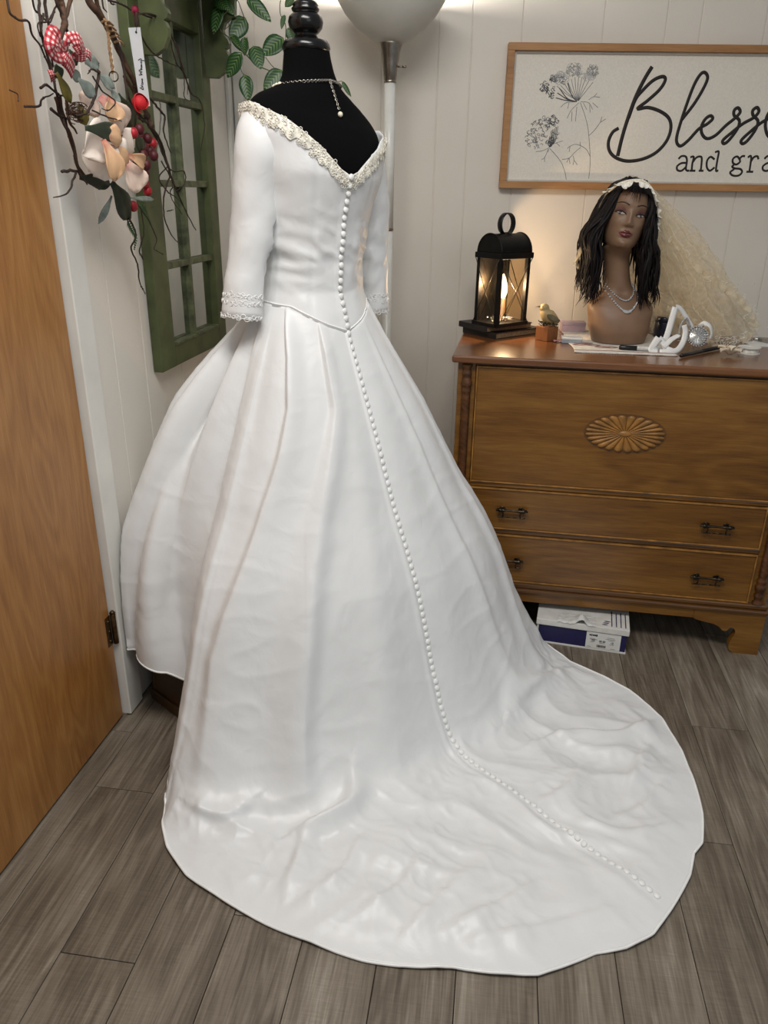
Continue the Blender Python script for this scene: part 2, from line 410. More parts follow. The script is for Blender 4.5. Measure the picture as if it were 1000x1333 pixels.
def floor_mat():
    m, nt, b = base('grey_oak_vinyl', (110, 100, 88), 0.45)
    oi = N(nt, 'ShaderNodeObjectInfo')
    def noi(sc, det=4.0, dist=0.0):
        n = N(nt, 'ShaderNodeTexNoise', Scale=1.0, Detail=det, Distortion=dist); nt.links.new(coord(nt, sc, True), n.inputs['Vector']); return n.outputs['Fac']
    def add(a, b_, k):
        q = N(nt, 'ShaderNodeMath', operation='MULTIPLY_ADD'); q.inputs[1].default_value = k; nt.links.new(a, q.inputs[0])
        if b_ is None: q.inputs[2].default_value = 0
        else: nt.links.new(b_, q.inputs[2])
        return q.outputs[0]
    big, cloud = noi((9, 1.1, 9), 3.0, 1.6), noi((4, 2.0, 4), 2.0, 0.5)
    rg = N(nt, 'ShaderNodeMath', operation='MULTIPLY'); rg.inputs[1].default_value = 26.0; nt.links.new(big, rg.inputs[0])
    sn = N(nt, 'ShaderNodeMath', operation='SINE'); nt.links.new(rg.outputs[0], sn.inputs[0])
    fine, fine2 = noi((230, 9, 230), 3.0, 0.3), noi((90, 3.0, 90), 4.0, 0.6)
    saw = noi((26, 420, 26), 2.0, 0.2); sawm = noi((12, 5, 12), 2.0)
    sw_ = N(nt, 'ShaderNodeMath', operation='MULTIPLY'); nt.links.new(saw, sw_.inputs[0]); nt.links.new(sawm, sw_.inputs[1])
    t = add(fine, None, 0.40); t = add(fine2, t, 0.30); t = add(cloud, t, 0.40); t = add(sn.outputs[0], t, 0.055); t = add(sw_.outputs[0], t, 0.26); t = add(oi.outputs['Random'], t, 0.10)
    nt.links.new(ramp(nt, t, [(0.40, (64, 54, 45)), (0.61, (100, 89, 76)), (0.79, (128, 118, 104)), (0.93, (154, 146, 133))]), b.inputs['Base Color'])
    bump(nt, b, fine, 0.12, 0.001)
    return m
m_floor = floor_mat()
m_gap = plain('dark_joint', (26, 22, 19), 0.8)

# ------------------------------------------------------------------ the setting: floor of planks, left wall, back wall, door
random.seed(7)
A8 = math.radians(8.0); q_d = np.array([math.cos(A8), -math.sin(A8), 0]); l_d = np.array([math.sin(A8), math.cos(A8), 0])
floor = MB().box((0.45, 1.45, -0.02), (3.3, 3.9, 0.02)).build('floor', m_gap, None, origin=(0, 0, -0.02)); tag(floor, kind='structure')
PW, PL = 0.1555, 1.22
first = {-9: 0.964, -1: 1.46, 0: 1.90, -8: 0.42, -7: 1.1, 1: 1.2}
for k in range(-11, 8):
    q0 = 0.63 + k * PW; st = first.get(k, random.uniform(0, PL)) - 3 * PL
    while st < 3.0:
        a, b = max(st, -0.35), min(st + PL, 3.05)
        if b - a > 0.05:
            L_ = b - a - 0.0016; W_ = PW - 0.0014
            pm = MB().box((0, 0, -0.005), (W_, L_, 0.010)).build('plank', m_floor, floor, world=False, bevel=0.0012)
            c = q_d * (q0 + PW / 2) + l_d * ((a + b) / 2) + np.array([0, 0, 0.02])
            pm.matrix_basis = frame_mat(c, q_d, l_d, (0, 0, 1))
        st += PL

A9 = math.radians(9.3); LD = np.array([math.sin(A9), math.cos(A9), 0]); LN = np.array([math.cos(A9), -math.sin(A9), 0]); LP = np.array([-0.72, 1.775, 0])
RL = np.array([LD, LN, [0, 0, 1.0]]).T
def LW(s_, t, z): return LP + LD * s_ + LN * t + np.array([0, 0, z])
def lbox(mb, s0, s1, t0, t1, z0, z1, mi=0): return mb.box(LW((s0 + s1) / 2, (t0 + t1) / 2, (z0 + z1) / 2), (s1 - s0, t1 - t0, z1 - z0), RL, mi)
TW = -0.014
wl = lbox(MB(), 0.03, 1.235, TW - 0.08, TW - 0.003, 0, 2.6).build('wall_left', m_walll); tag(wl, kind='structure')
bl = [0.10, 0.207, 0.368, 0.604, 0.774, 1.0, 1.19]
for a, b in zip(bl[:-1], bl[1:]):
    lbox(MB(), a + 0.0014, b - 0.0014, TW - 0.004, TW, 0.0, 2.6).build('panel', m_walll, wl, bevel=0.0015)
t1 = lbox(MB(), 0.027, 0.102, -0.02 - 0.03, 0.0, 0.004, 2.6).build('trim_1', m_trim, bevel=0.003); tag(t1, kind='structure')
t2 = lbox(MB(), 1.135, 1.168, TW, TW + 0.014, 0.0, 2.6).build('trim_2', m_trim, bevel=0.004); tag(t2, kind='structure')
wl0 = lbox(MB(), -1.5, -0.92, -0.10, -0.02, 0, 2.6).build('wall_left_front', m_walll); tag(wl0, kind='structure')
door = lbox(MB(), -0.90, 0.018, -0.06, -0.02, 0.008, 2.06).build('door_1', m_door, bevel=0.002); tag(door, kind='structure')
for zc in (0.29, 1.86):
    h = MB(); h.lathe([(0.006, zc - 0.046), (0.0075, zc - 0.044), (0.0075, zc + 0.044), (0.006, zc + 0.046)], LW(0.0225, -0.012, 0), 12)
    h.lathe([(0.004, zc + 0.046), (0.0085, zc + 0.049), (0.004, zc + 0.055)], LW(0.0225, -0.012, 0), 12)
    hb = h.build('hinge', m_brass, door, smooth=True)
    lf = MB(); lbox(lf, -0.006, 0.017, -0.0205, -0.0185, zc - 0.044, zc + 0.044); lf.build('hinge_leaf', m_brass, hb)
    sc_ = MB()
    for dz in (-0.03, 0, 0.03): sc_.ball(LW(0.006, -0.0185, zc + dz), (0.003, 0.003, 0.003), 8, 6)
    sc_.build('hinge_screw', m_brass, hb, smooth=True)

BN = np.array([-0.02, -1, 0]) / np.linalg.norm([0.02, 1]); BX = np.array([1, -0.02, 0]) / np.linalg.norm([1, 0.02]); BP = np.array([0, 2.93, 0])
RB = np.array([BX, -BN, [0, 0, 1.0]]).T
def BW(x, t, z): return BP + BX * x + BN * t + np.array([0, 0, z])      # t: distance out from the wall
wb = MB().box(BW(0.7, -0.0425, 1.3), (2.62, 0.08, 2.6), RB).build('wall_back', m_wallb); tag(wb, kind='structure')
bb = [-0.545, -0.45, -0.28, -0.03, 0.157, 0.265, 0.428, 0.69, 0.892, 1.003, 1.21, 1.36, 1.62, 1.78, 2.0]
for a, b in zip(bb[:-1], bb[1:]):
    MB().box(BW((a + b) / 2, -0.002, 1.3), (b - a - 0.0028, 0.004, 2.6), RB).build('panel', m_wallb, wb, bevel=0.0014)
t3 = MB().box(BW(-0.512, 0.007, 1.3), (0.034, 0.014, 2.6), RB).build('trim_3', m_trim, bevel=0.004); tag(t3, kind='structure')

# ------------------------------------------------------------------ the wedding gown on its dress form
PSI = math.radians(42.5)
E1 = np.array([math.cos(PSI), math.sin(PSI), 0]); E2 = np.array([math.sin(PSI), -math.cos(PSI), 0]); GC = np.array([-0.21, 2.10, 0.0])
zk = [1.00, 1.087, 1.16, 1.234, 1.325, 1.427, 1.50, 1.56, 1.60]
ak = [0.190, 0.158, 0.142, 0.131, 0.146, 0.170, 0.186, 0.190, 0.185]
bk = [0.165, 0.150, 0.121, 0.111, 0.116, 0.130, 0.122, 0.100, 0.080]
dk = [0.010, 0.006, 0.010, 0.018, 0.030, 0.045, 0.048, 0.045, 0.040]
def ring(th, z, off=0.0):
    a = np.interp(z, zk, ak) + off; b = np.interp(z, zk, bk) + off; d = np.interp(z, zk, dk)
    n = 2.25; c, s_ = np.cos(th), np.sin(th)
    r = (np.abs(c / b) ** n + np.abs(s_ / a) ** n) ** (-1 / n)
    q = r * c + d; p = r * s_
    return p, q
def gw(p, q, z):
    z = z - 0.10 * p * float(sm(1.28, 1.5, z))
    return GC + E1 * p + E2 * q + np.array([0, 0, z])
deg = np.degrees
def z_waist(th):
    return np.interp(abs(deg(th)), [0, 20, 55, 90, 130, 180], [1.066, 1.085, 1.128, 1.135, 1.10, 1.06])
def z_top(th):
    return np.interp(abs(deg(th)), [0, 12, 30, 60, 85, 110, 140, 180], [1.428, 1.440, 1.475, 1.528, 1.558, 1.555, 1.50, 1.46])

gown = thing('wedding_gown', tuple(GC), 'white satin wedding gown with long train spread over the plank floor', 'dress')
# bodice
NTH, NV = 120, 60
G = np.zeros((NTH, NV, 3))
for i in range(NTH):
    th = -math.pi + 2 * math.pi * i / NTH
    z0, z1 = z_waist(th) - 0.004, z_top(th)
    for j in range(NV):
        v = j / (NV - 1); z = z0 + (z1 - z0) * v
        p, q = ring(th, z); P = gw(p, q, z)
        wr = 0.0
        zz = z - 1.0
        sd = math.sin(th)
        bandw = float(np.exp(-((z - 1.25) / 0.075) ** 2))
        wr += 0.0065 * bandw * max(0, 1 - 2.6 * abs(nz((sd * 2.2, zz * 24 + sd * 2.0, 0), 1.0, 15.0)))
        wr += 0.0006 * bandw * math.sin(zz * 150 + 9 * sd + 2.2 * nz(P, 9)) * (0.5 + abs(sd))
        wr += 0.004 * fbm(P, 8, 3, 3.0)
        for t0 in (-36, -78, 36, 78):                    # princess seams
            wr -= 0.0022 * math.exp(-((deg(th) - t0) / 1.6) ** 2)
        wr += 0.003 * math.exp(-((deg(th) + 2.6) / 1.5) ** 2)
        nr = E1 * math.sin(th) + E2 * math.cos(th)
        G[i, j] = P + nr * wr
bod = MB().grid(G, True).build('bodice', m_satin, gown, smooth=True, solid=0.003)
# basque seam piping
MB().tube([G[i, 1] + (E1 * math.sin(-math.pi + 2 * math.pi * i / NTH) + E2 * math.cos(-math.pi + 2 * math.pi * i / NTH)) * 0.0015 for i in range(NTH)], 0.0022, 6, closed=True).build('waist_piping', m_hem, gown, smooth=True)

# skirt and train
hem_deg = [-180, -150, -128, -112, -98, -88, -80, -74, -67]
hem_r =   [0.46, 0.47, 0.50, 0.575, 0.56, 0.52, 0.53, 0.625, 0.748]
hem_z =   [0.24, 0.24, 0.24, 0.215, 0.215, 0.19, 0.12, 0.045, 0.004]
fl = [(213, 1078), (218, 1103), (243, 1140), (280, 1165), (330, 1195), (400, 1225), (470, 1250), (520, 1258), (590, 1260), (640, 1268), (700, 1270), (735, 1258), (775, 1241), (815, 1235), (850, 1217), (872, 1187), (898, 1140), (903, 1112), (914, 1098), (914, 1060), (902, 1015), (885, 975), (860, 935), (820, 900), (780, 880), (742, 862)]
for x, y in fl:
    P = onz(x, y, 0.004) - GC; hem_deg.append(math.degrees(math.atan2(P @ E1, P @ E2))); hem_r.append(math.hypot(P @ E1, P @ E2)); hem_z.append(0.004)
hem_deg += [58, 66, 76, 90, 110, 135, 180]; hem_r += [0.74, 0.66, 0.58, 0.53, 0.50, 0.48, 0.46]; hem_z += [0.004, 0.02, 0.10, 0.2, 0.23, 0.24, 0.24]
oi = np.argsort(hem_deg); hem_deg = np.array(hem_deg)[oi]; hem_r = np.array(hem_r)[oi]; hem_z = np.array(hem_z)[oi]

gB = ([0, .135, .27, .45, .58, .715, .83, .92, 1.0], [0, .144, .283, .46, .63, .735, .81, .906, 1.0])
FOLDS = [  # angle at waist, angle at floor, half-width deg, height
    (-118, -128, 9, 0.030), (-104, -108, 8, 0.030), (-93, -93, 6, 0.016),
    (8, 8, 10, 0.008), (38, 34, 11, 0.018), (60, 55, 9, 0.02), (84, 84, 9, 0.03), (120, 120, 14, 0.03), (150, 150, 10, 0.03), (175, 175, 10, 0.03), (-150, -150, 10, 0.03)]
VALL = [(-101, -84, 6, 0.055), (-111, -118, 4, 0.03), (50, 45, 5, 0.014), (-97, -101, 2.5, 0.03), (-67, -68, 4, 0.010)]
PLEATS = [  # long folds followed down the skirt: drop, angle | drop, height | left width | right width
    ([0, .1, .2, .3, .4, .5, .6, .7, .85, 1], [-57, -51, -48.5, -51, -55, -58, -61, -63, -62, -61], [0, .06, .2, .45, .7, .9, 1], [0.002, .016, .019, .020, .024, .020, .010], [1.0, .9, 1.1, 1.5, 2.0, 2.6, 3], [8, 8, 7, 7, 8, 9, 9]),
    ([0, .08, .18, .29, .42, .54, .72, .85, 1], [-28, -26, -23.5, -29, -35, -38, -40, -41, -40], [0, .06, .2, .45, .7, .9, 1], [0.002, .015, .014, .022, .032, .036, .016], [1.0, 1.0, 2.0, 5, 6, 6, 6], [8, 8, 7, 4.5, 3.0, 2.4, 3]),
    ([0, .1, .3, .5, .7, 1], [-82, -79, -76, -75, -73, -70], [0, .1, .5, .8, 1], [0.002, .012, .016, .014, .006], [2, 2.0, 2.5, 3, 3], [7, 8, 9, 9, 9]),
    ([0, .3, .6, 1], [24, 25, 25, 27], [0, .1, .5, .8, 1], [0, .003, .006, .008, .004], [3, 3, 3, 3, 3], [2, 1.5, 1.5, 2, 3]),
    ([0, .3, .6, 1], [-12, -13, -17, -20], [0, .2, .5, .8, 1], [0, .002, .007, .012, .006], [5, 5, 5, 5, 5], [6, 6, 6, 6, 6]),
    ([0, .3, .6, 1], [48, 46, 44, 40], [0, .2, .5, .8, 1], [0.004, .012, .018, .02, .01], [4, 3, 3, 3, 3], [6, 6, 6, 6, 6])]
RIDGES = [  # folds lying on the train: floor points from the photograph, width, height
    ([(865, 938), (805, 962), (740, 962), (690, 975)], 0.020, 0.024), ([(735, 880), (700, 900), (660, 920), (655, 940)], 0.030, 0.026),
    ([(460, 1030), (452, 1058), (420, 1078), (384, 1092)], 0.022, 0.045), ([(305, 1000), (262, 1024), (236, 1036)], 0.024, 0.026),
    ([(395, 1095), (388, 1130), (370, 1170)], 0.02, 0.014), ([(250, 1060), (290, 1075), (330, 1060)], 0.022, 0.018),
    ([(470, 1100), (440, 1150), (360, 1200)], 0.014, 0.010), ([(560, 1100), (520, 1160), (440, 1215)], 0.012, 0.008),
    ([(620, 1130), (570, 1180), (520, 1230)], 0.014, 0.008), ([(700, 1150), (640, 1190), (560, 1225)], 0.013, 0.008), ([(790, 1190), (700, 1215), (600, 1235)], 0.016, 0.010),
    ([(870, 1010), (840, 1050), (800, 1070)], 0.014, 0.009), ([(880, 1080), (820, 1090), (760, 1075)], 0.012, 0.008), ([(760, 1000), (735, 1035), (700, 1050)], 0.014, 0.009), ([(850, 970), (830, 1000), (815, 1040)], 0.015, 0.010)]
RPT = []
for pts, wd, hh in RIDGES: RPT.append((catmull([onz(*p) for p in pts], 40)[:, :2], wd, hh))
DEGS = np.concatenate([np.linspace(-180, -82, 110, endpoint=False), np.linspace(-82, 62, 430, endpoint=False), np.linspace(62, 180, 110, endpoint=False)])
NT, NS = len(DEGS), 250
SK = np.zeros((NT, NS, 3)); LOC = np.zeros((NT, NS)); TH = np.zeros(NT)
for i in range(NT):
    dgg = DEGS[i]; th = math.radians(dgg); TH[i] = th
    zw = z_waist(th); p0_, q0_ = ring(th, zw, 0.001)
    r0 = math.hypot(p0_, q0_)
    hr = np.interp(dgg, hem_deg, hem_r); hz = np.interp(dgg, hem_deg, hem_z)
    on_floor = 1 - float(sm(0.0, 0.09, hz - 0.004))
    rb = np.interp(dgg, [-180, -120, -67, -40, 0, 40, 55, 75, 180], [0.46, 0.56, 0.72, 0.655, 0.60, 0.70, 0.74, 0.66, 0.46])
    r1 = hr * (1 - on_floor) + min(rb, hr) * on_floor
    t = np.linspace(0, 1, 70)
    wB = float(sm(-91, -77, dgg)) * (1 - float(sm(92, 115, dgg)))
    bell = 1 - (1 - t) ** 2.0
    g = wB * np.interp(t, *gB) + (1 - wB) * bell
    rr = r0 + (r1 - r0) * g; z = zw + (max(hz, 0.004) - zw) * t
    R_ = list(rr); Z_ = list(z)
    if hr - r1 > 0.004:
        k = np.linspace(0, 1, 46)[1:]; R_ += list(r1 + (hr - r1) * k); Z_ += [0.004] * 45
    R_ = np.array(R_); Z_ = np.array(Z_)
    cl = np.concatenate([[0], np.cumsum(np.hypot(np.diff(R_), np.diff(Z_)))])
    tt = np.linspace(0, cl[-1], NS); R_ = np.interp(tt, cl, R_); Z_ = np.interp(tt, cl, Z_)
    for _ in range(int(110 + 170 * sm(8, 40, abs(dgg)))):
        R_[1:-1] = 0.25 * R_[:-2] + 0.5 * R_[1:-1] + 0.25 * R_[2:]; Z_[1:-1] = 0.25 * Z_[:-2] + 0.5 * Z_[1:-1] + 0.25 * Z_[2:]
    dirv = E1 * math.sin(th) + E2 * math.cos(th)
    SK[i] = GC + R_[:, None] * dirv + np.stack([0 * Z_, 0 * Z_, Z_], 1)
    LOC[i] = np.clip((zw - Z_) / (zw - max(hz, 0.004) + 1e-6), 0, 1)
def normals(S_):
    du = np.roll(S_, -1, 0) - np.roll(S_, 1, 0); dv = np.gradient(S_, axis=1)
    n = np.cross(dv, du); n /= np.linalg.norm(n, axis=2)[:, :, None] + 1e-9
    return n
I0 = int(np.argmin(np.abs(DEGS)))
NR = normals(SK)
if NR[I0, 20] @ E2 < 0: NR = -NR
D = np.zeros((NT, NS)); dg = deg(TH)[:, None]
u = LOC; flat = np.clip(NR[:, :, 2], 0, 1)
rise = sm(0.0, 0.30, u) * (1 - 0.85 * sm(0.6, 0.97, flat))
for a0, a1, wd, hh in FOLDS:
    x = (dg - (a0 + (a1 - a0) * u)) / wd
    D += hh * rise * np.exp(-x * x)
for a0, a1, wd, hh in VALL:
    x = (dg - (a0 + (a1 - a0) * u)) / wd
    D -= hh * sm(0.0, 0.12, u) * (0.35 + 0.65 * rise) * np.where(x < 0, np.exp(-(x * 1.8) ** 2), np.exp(-(x * 0.7) ** 2)) * (1 - 0.8 * sm(0.6, 0.97, flat))
for ua, ta, ub, hb_, wl_, wr_ in PLEATS:
    x = dg - np.interp(u, ua, ta); wx = np.where(x < 0, np.interp(u, ub, wl_), np.interp(u, ub, wr_))
    D += np.interp(u, ub, hb_) * np.exp(-(x / wx) ** 2) * (1 - 0.8 * sm(0.7, 0.98, flat))
x = (dg + 2.0) / (1.1 * (1 - 0.45 * sm(0.5, 1, u)))
D += 0.004 * np.exp(-x * x)
for i in range(NT):
    for j in range(NS):
        P = SK[i, j]; fz = flat[i, j]
        wri = (0.0050 * fbm(P, 4.5, 4, 5.0) + 0.0020 * max(0, 1 - 3.2 * abs(nz((P[0] * 1.0 + P[2] * .8, P[1], P[2] * 1.6 - P[0] * .5), 6.0, 33.0))) ** 2) * (0.3 + 0.7 * u[i, j])
        if fz > 0.5 and P[2] < 0.12:
            th_ = TH[i]; rad = math.hypot(*(P - GC)[:2])
            k = float(sm(0.5, 0.95, fz)); wx, wy = P[0] + 0.05 * nz(P, 5, 9), P[1] + 0.05 * nz(P, 5, 19)
            lay = wx * 0.60 + wy * 0.80; acr = wx * 0.80 - wy * 0.60          # creases run mostly one way across the train
            a = 1 - 2.4 * abs(nz((acr * 4.0, lay * 9.0, 0), 1.0, 21.0)); b = 1 - 2.6 * abs(nz((acr * 12.0, lay * 7.0, 0), 1.0, 47.0)); c_ = 1 - 2.6 * abs(nz((acr * 17.0, lay * 25.0, 0), 1.0, 77.0))
            ms = 0.5 + nz(P, 3.0, 61.0)
            wri += k * (0.013 * max(a, -.2) ** 1.0 * (0.4 + ms) + 0.0075 * max(b, 0) * ms + 0.0030 * max(c_, 0) * (0.3 + ms) + 0.005 * fbm(P, 6, 2, 2.0))
        D[i, j] += wri
near = sm(0.25, 0.8, flat) * (SK[:, :, 2] < 0.25)
XY = SK[:, :, :2]
sel = np.argwhere(near > 0.01); si, sj = sel[:, 0], sel[:, 1]; XS = XY[si, sj]
for c, wd, hh in RPT:
    dmin = np.full(len(sel), 9.0); side = np.zeros(len(sel)); par = np.zeros(len(sel)); nseg = len(c) - 1
    for ks, (q0_, q1_) in enumerate(zip(c[:-1], c[1:])):
        e = q1_ - q0_; L2 = e @ e + 1e-12; t = np.clip(((XS - q0_) @ e) / L2, 0, 1); dv = XS - (q0_ + t[:, None] * e); dd = np.hypot(dv[:, 0], dv[:, 1]); cr = e[0] * dv[:, 1] - e[1] * dv[:, 0]
        up_ = dd < dmin; dmin = np.where(up_, dd, dmin); side = np.where(up_, cr, side); par = np.where(up_, (ks + t) / nseg, par)
    wv = np.where(side > 0, wd * 1.5, wd * 0.55)
    D[si, sj] += near[si, sj] * hh * np.exp(-(dmin / wv) ** 2) * np.sqrt(np.clip(np.sin(math.pi * (0.04 + 0.92 * par)), 0, 1))
edge = np.linspace(0, 1, NS)[None, :]
D *= 1 - 0.75 * sm(0.93, 1.0, edge) * (SK[:, -1:, 2] < 0.02)
D[:, 0] = 0
SK2 = SK + NR * D[:, :, None]
SK2[:, :, 2] = np.maximum(SK2[:, :, 2], 0.003)
# the cloth rests against the left wall and the side of the chest
DA = math.radians(9.5); DU = np.array([math.cos(DA), -math.sin(DA), 0]); DWv = np.array([math.sin(DA), math.cos(DA), 0]); DP = np.array([0.215, 2.338, 0])
for i in range(NT):
    for j in range(NS):
        P = SK2[i, j]; s_ = (P - LP) @ LD; t_ = (P - LP) @ LN
        lim = 0.010 if s_ < 0.13 else 0.0
        if 0.40 < s_ < 0.95 and P[2] > 0.86: lim = 0.05
        if t_ < lim: P = P + LN * (lim - t_)
        a = (P - DP) @ DU; b = (P - DP) @ DWv
        if a > -0.03 and b > -0.016 and P[2] < 0.98:
            if b < 0.06: P = P - DWv * (b + 0.016) 
            else: P = P - DU * (a + 0.03)
        SK2[i, j] = P
skirt = MB().grid(SK2, True).build('skirt', m_satin, gown, smooth=True, solid=0.002)
MB().tube(SK2[:, -1] + np.array([0, 0, 0.0006]), 0.0032, 6, closed=True).build('hem_piping', m_hem, gown, smooth=True)

# covered buttons from the neckline to the end of the train
BDRIFT = 0.5
i0 = I0; ib = NTH // 2
path = [G[ib, j] + E2 * 0.003 for j in range(NV - 1, 0, -1)]
nrm = [E2 + np.array([0, 0, 0.1])] * len(path)
NR2 = normals(SK2)
if NR2[i0, 20] @ E2 < 0: NR2 = -NR2
for j in range(2, NS - 1):
    di = -BDRIFT * 430 / 144.0 * float(sm(0.55, 1.0, j / NS)); ia = int(math.floor(i0 + di)); fr = i0 + di - ia
    path.append(SK2[ia, j] * (1 - fr) + SK2[ia + 1, j] * fr); nrm.append(NR2[ia, j])
path = np.array(path); nrm = np.array(nrm)
cl = np.concatenate([[0], np.cumsum(np.linalg.norm(np.diff(path, axis=0), axis=1))])
bt = MB().lathe([(0.0, -0.002), (0.0066, -0.001), (0.0076, 0.001), (0.0072, 0.0028), (0.0050, 0.0043), (0.0, 0.0050)], (0, 0, 0.001), 14); bsrc = bt.build('button', m_hem, gown, smooth=True, world=False)
loop = None
for k, s_ in enumerate(np.arange(0.002, cl[-1] - 0.010, 0.0188)):
    P = np.array([np.interp(s_, cl, path[:, c]) for c in range(3)]); n = np.array([np.interp(s_, cl, nrm[:, c]) for c in range(3)])
    R = lookR(n); M = frame_mat(P - GC, R[:, 0], R[:, 1], R[:, 2])
    if k == 0: bsrc.matrix_basis = M
    else: copy_piece(bsrc, gown, M)

# sleeves
def sleeve(pts, Y0, name):
    C = []; R_ = []
    for x, y, wd, dy in pts:
        P = ony(x, y, Y0 + dy); dpt = (R_f := None)
        depth = (RW.T @ (P - CAM))[2]
        C.append(P); R_.append(wd / 2 / F * depth)
    C = catmull(C, 40); R_ = np.interp(np.linspace(0, 1, 40), np.linspace(0, 1, len(R_)), R_)
    return C, R_
def make_sleeve(pts, Y0, ph, elbow):
    C, R_ = sleeve(pts, Y0, 'sleeve'); n = 36; V = np.zeros((n, 40, 3))
    T = np.gradient(C, axis=0); T /= np.linalg.norm(T, axis=1)[:, None]
    for j in range(40):
        a = np.array([1, 0, 0]) - T[j] * T[j][0]; a /= np.linalg.norm(a); c = np.cross(T[j], a)
        for i in range(n):
            q = 2 * math.pi * i / n; P = C[j] + R_[j] * (math.cos(q) * a + 0.86 * math.sin(q) * c)
            e = math.exp(-((j - elbow) / 7.0) ** 2)
            k = 0.0050 * fbm(P, 9, 3, ph) + (0.15 + e) * 0.0085 * max(0, 1 - 2.6 * abs(nz((math.cos(q) * 0.9 + P[2] * 9, P[2] * 20 - math.cos(q) * 1.1, math.sin(q) * .8), 1.0, ph))) * (0.6 + math.cos(q + ph))
            V[i, j] = P + (math.cos(q) * a + math.sin(q) * c) * k
    o = MB().grid(V, True).build('sleeve', m_satin, gown, smooth=True, solid=0.003)
    lc = MB()
    random.seed(int(ph * 10))
    for i in range(n):                                      # corded lace along the cuff
        for rr in range(3):
            j = 39 - rr * 1.2; b_ = V[i, int(j)] + (V[i, int(j)] - C[int(j)]) * 0.03
            t_ = np.linspace(0, 2 * math.pi, 9)[:-1]; rad = random.uniform(0.003, 0.0055)
            nn = (V[i, int(j)] - C[int(j)]); nn /= np.linalg.norm(nn); R = lookR(nn, (0, 0, 1))
            ctr = b_ + R[:, 0] * random.uniform(-.002, .006) + R[:, 1] * random.uniform(-.004, .004)
            lc.tube([ctr + R[:, 0] * rad * math.cos(x) + R[:, 1] * rad * 1.2 * math.sin(x) for x in t_], 0.0011, 4, closed=True)
    for i in range(0, n): lc.tube([V[i, 39] + (V[i, 39] - C[39]) * 0.02, V[(i + 1) % n, 39] + (V[(i + 1) % n, 39] - C[39]) * 0.02], 0.0016, 4)
    tag(lc.build('cuff_lace', m_hem, o, smooth=True), kind='stuff')
make_sleeve([(350, 140, 30, 0.03), (345, 156, 58, 0.0), (340, 185, 62, -0.02), (332, 234, 56, -0.02), (327, 300, 52, -0.02), (319, 354, 48, -0.03), (315, 413, 52, -0.04)], 1.97, 1.3, 27)
make_sleeve([(487, 205, 22, 0), (487, 225, 30, 0), (487, 262, 37, 0), (486, 300, 38, 0), (486, 350, 37, 0), (488, 405, 35, 0)], 2.24, 4.1, 28)

# corded floral lace round the neckline
ln = MB(); random.seed(3)
def neck_pt(th, drop, off):
    z = z_top(th) - drop; p, q = ring(th, z, off); return gw(p, q, z)
nb = 300; LB = np.zeros((nb, 5, 3))
for i in range(nb):
    th = math.radians(-158 + 316 * i / (nb - 1)); wdt = 0.030 + 0.006 * math.sin(i * 0.55) + 0.004 * math.sin(i * 0.21 + 1)
    for j in range(5): LB[i, j] = neck_pt(th, wdt * j / 4 - 0.001, 0.0045 + 0.001 * (j in (1, 2)))
ln.grid(LB)
for i in range(62):
    th = math.radians(-150 + 300 * i / 61 + random.uniform(-1, 1))
    for dr, big in ((random.uniform(0.008, 0.016), 1.0), (random.uniform(0.022, 0.031), 0.7)):
        P = neck_pt(th, dr, 0.0058); nn = E1 * math.sin(th) + E2 * math.cos(th); R = lookR(nn, (0, 0, 1)); r0 = random.uniform(0.0055, 0.0075) * big; a0 = random.uniform(0, 6.28)
        for k in range(5):
            a = a0 + 6.283 * k / 5; c = P + (R[:, 0] * math.cos(a) + R[:, 1] * math.sin(a)) * r0
            ln.tube([c + (R[:, 0] * math.cos(x) + R[:, 1] * math.sin(x)) * r0 * 0.62 for x in np.linspace(0, 6.283, 7)[:-1]], 0.0009, 4, closed=True)
        ln.ball(P + nn * 0.0006, 0.0016, 6, 4)
tag(ln.build('neckline_lace', m_lace, gown, smooth=True, fix=False), kind='stuff')

# dress form: padded black bust, wooden neck block and finial, stand
form = thing('dress_form', tuple(GC), 'black velvet dress form with turned wooden finial, wearing the white gown', 'mannequin')
fz = [0.98, 1.08, 1.16, 1.234, 1.325, 1.427, 1.48, 1.53, 1.56, 1.585, 1.605, 1.625, 1.65, 1.68, 1.702]
fa = [0.15, .146, .134, .124, .138, .162, .176, .182, .172, .145, .110, .078, .062, .055, .053]
fb = [0.13, .128, .112, .103, .108, .122, .116, .098, .086, .078, .072, .064, .057, .053, .051]
fd = [0.0, .006, .010, .018, .030, .045, .048, .044, .036, .031, .028, .026, .024, .020, .017]
Zs = np.linspace(0, 1, 70); pf = catmull(np.array([fz, fa, fb, fd]).T, 70)
B = np.zeros((64, 70, 3))
for j, (z, a, b, d) in enumerate(pf):
    for i in range(64):
        q = 2 * math.pi * i / 64; n = 2.2; r = (abs(math.cos(q) / b) ** n + abs(math.sin(q) / a) ** n) ** (-1 / n)
        k = 1 - float(sm(1.58, 1.66, z)); p_, q_ = r * math.sin(q), r * math.cos(q) + d
        B[i, j] = GC + E1 * p_ + E2 * q_ + np.array([0, 0, z - 0.10 * p_ * float(sm(1.28, 1.5, z)) * k])
bm_ = MB().grid(B, True); bust = bm_.build('bust', m_velvet, form, smooth=True)
NC = GC + E2 * 0.016
fz_ = lambda pr: [(r, 1.724 + (z - 1.738) * (0.74 if z > 1.738 else 1.0)) for r, z in pr]
MB().lathe(fz_([(0.0, 1.700), (0.055, 1.712), (0.057, 1.718), (0.055, 1.726), (0.050, 1.733), (0.030, 1.738), (0.026, 1.743)]), NC, 32).build('neck_block', m_lacq, form, smooth=True)
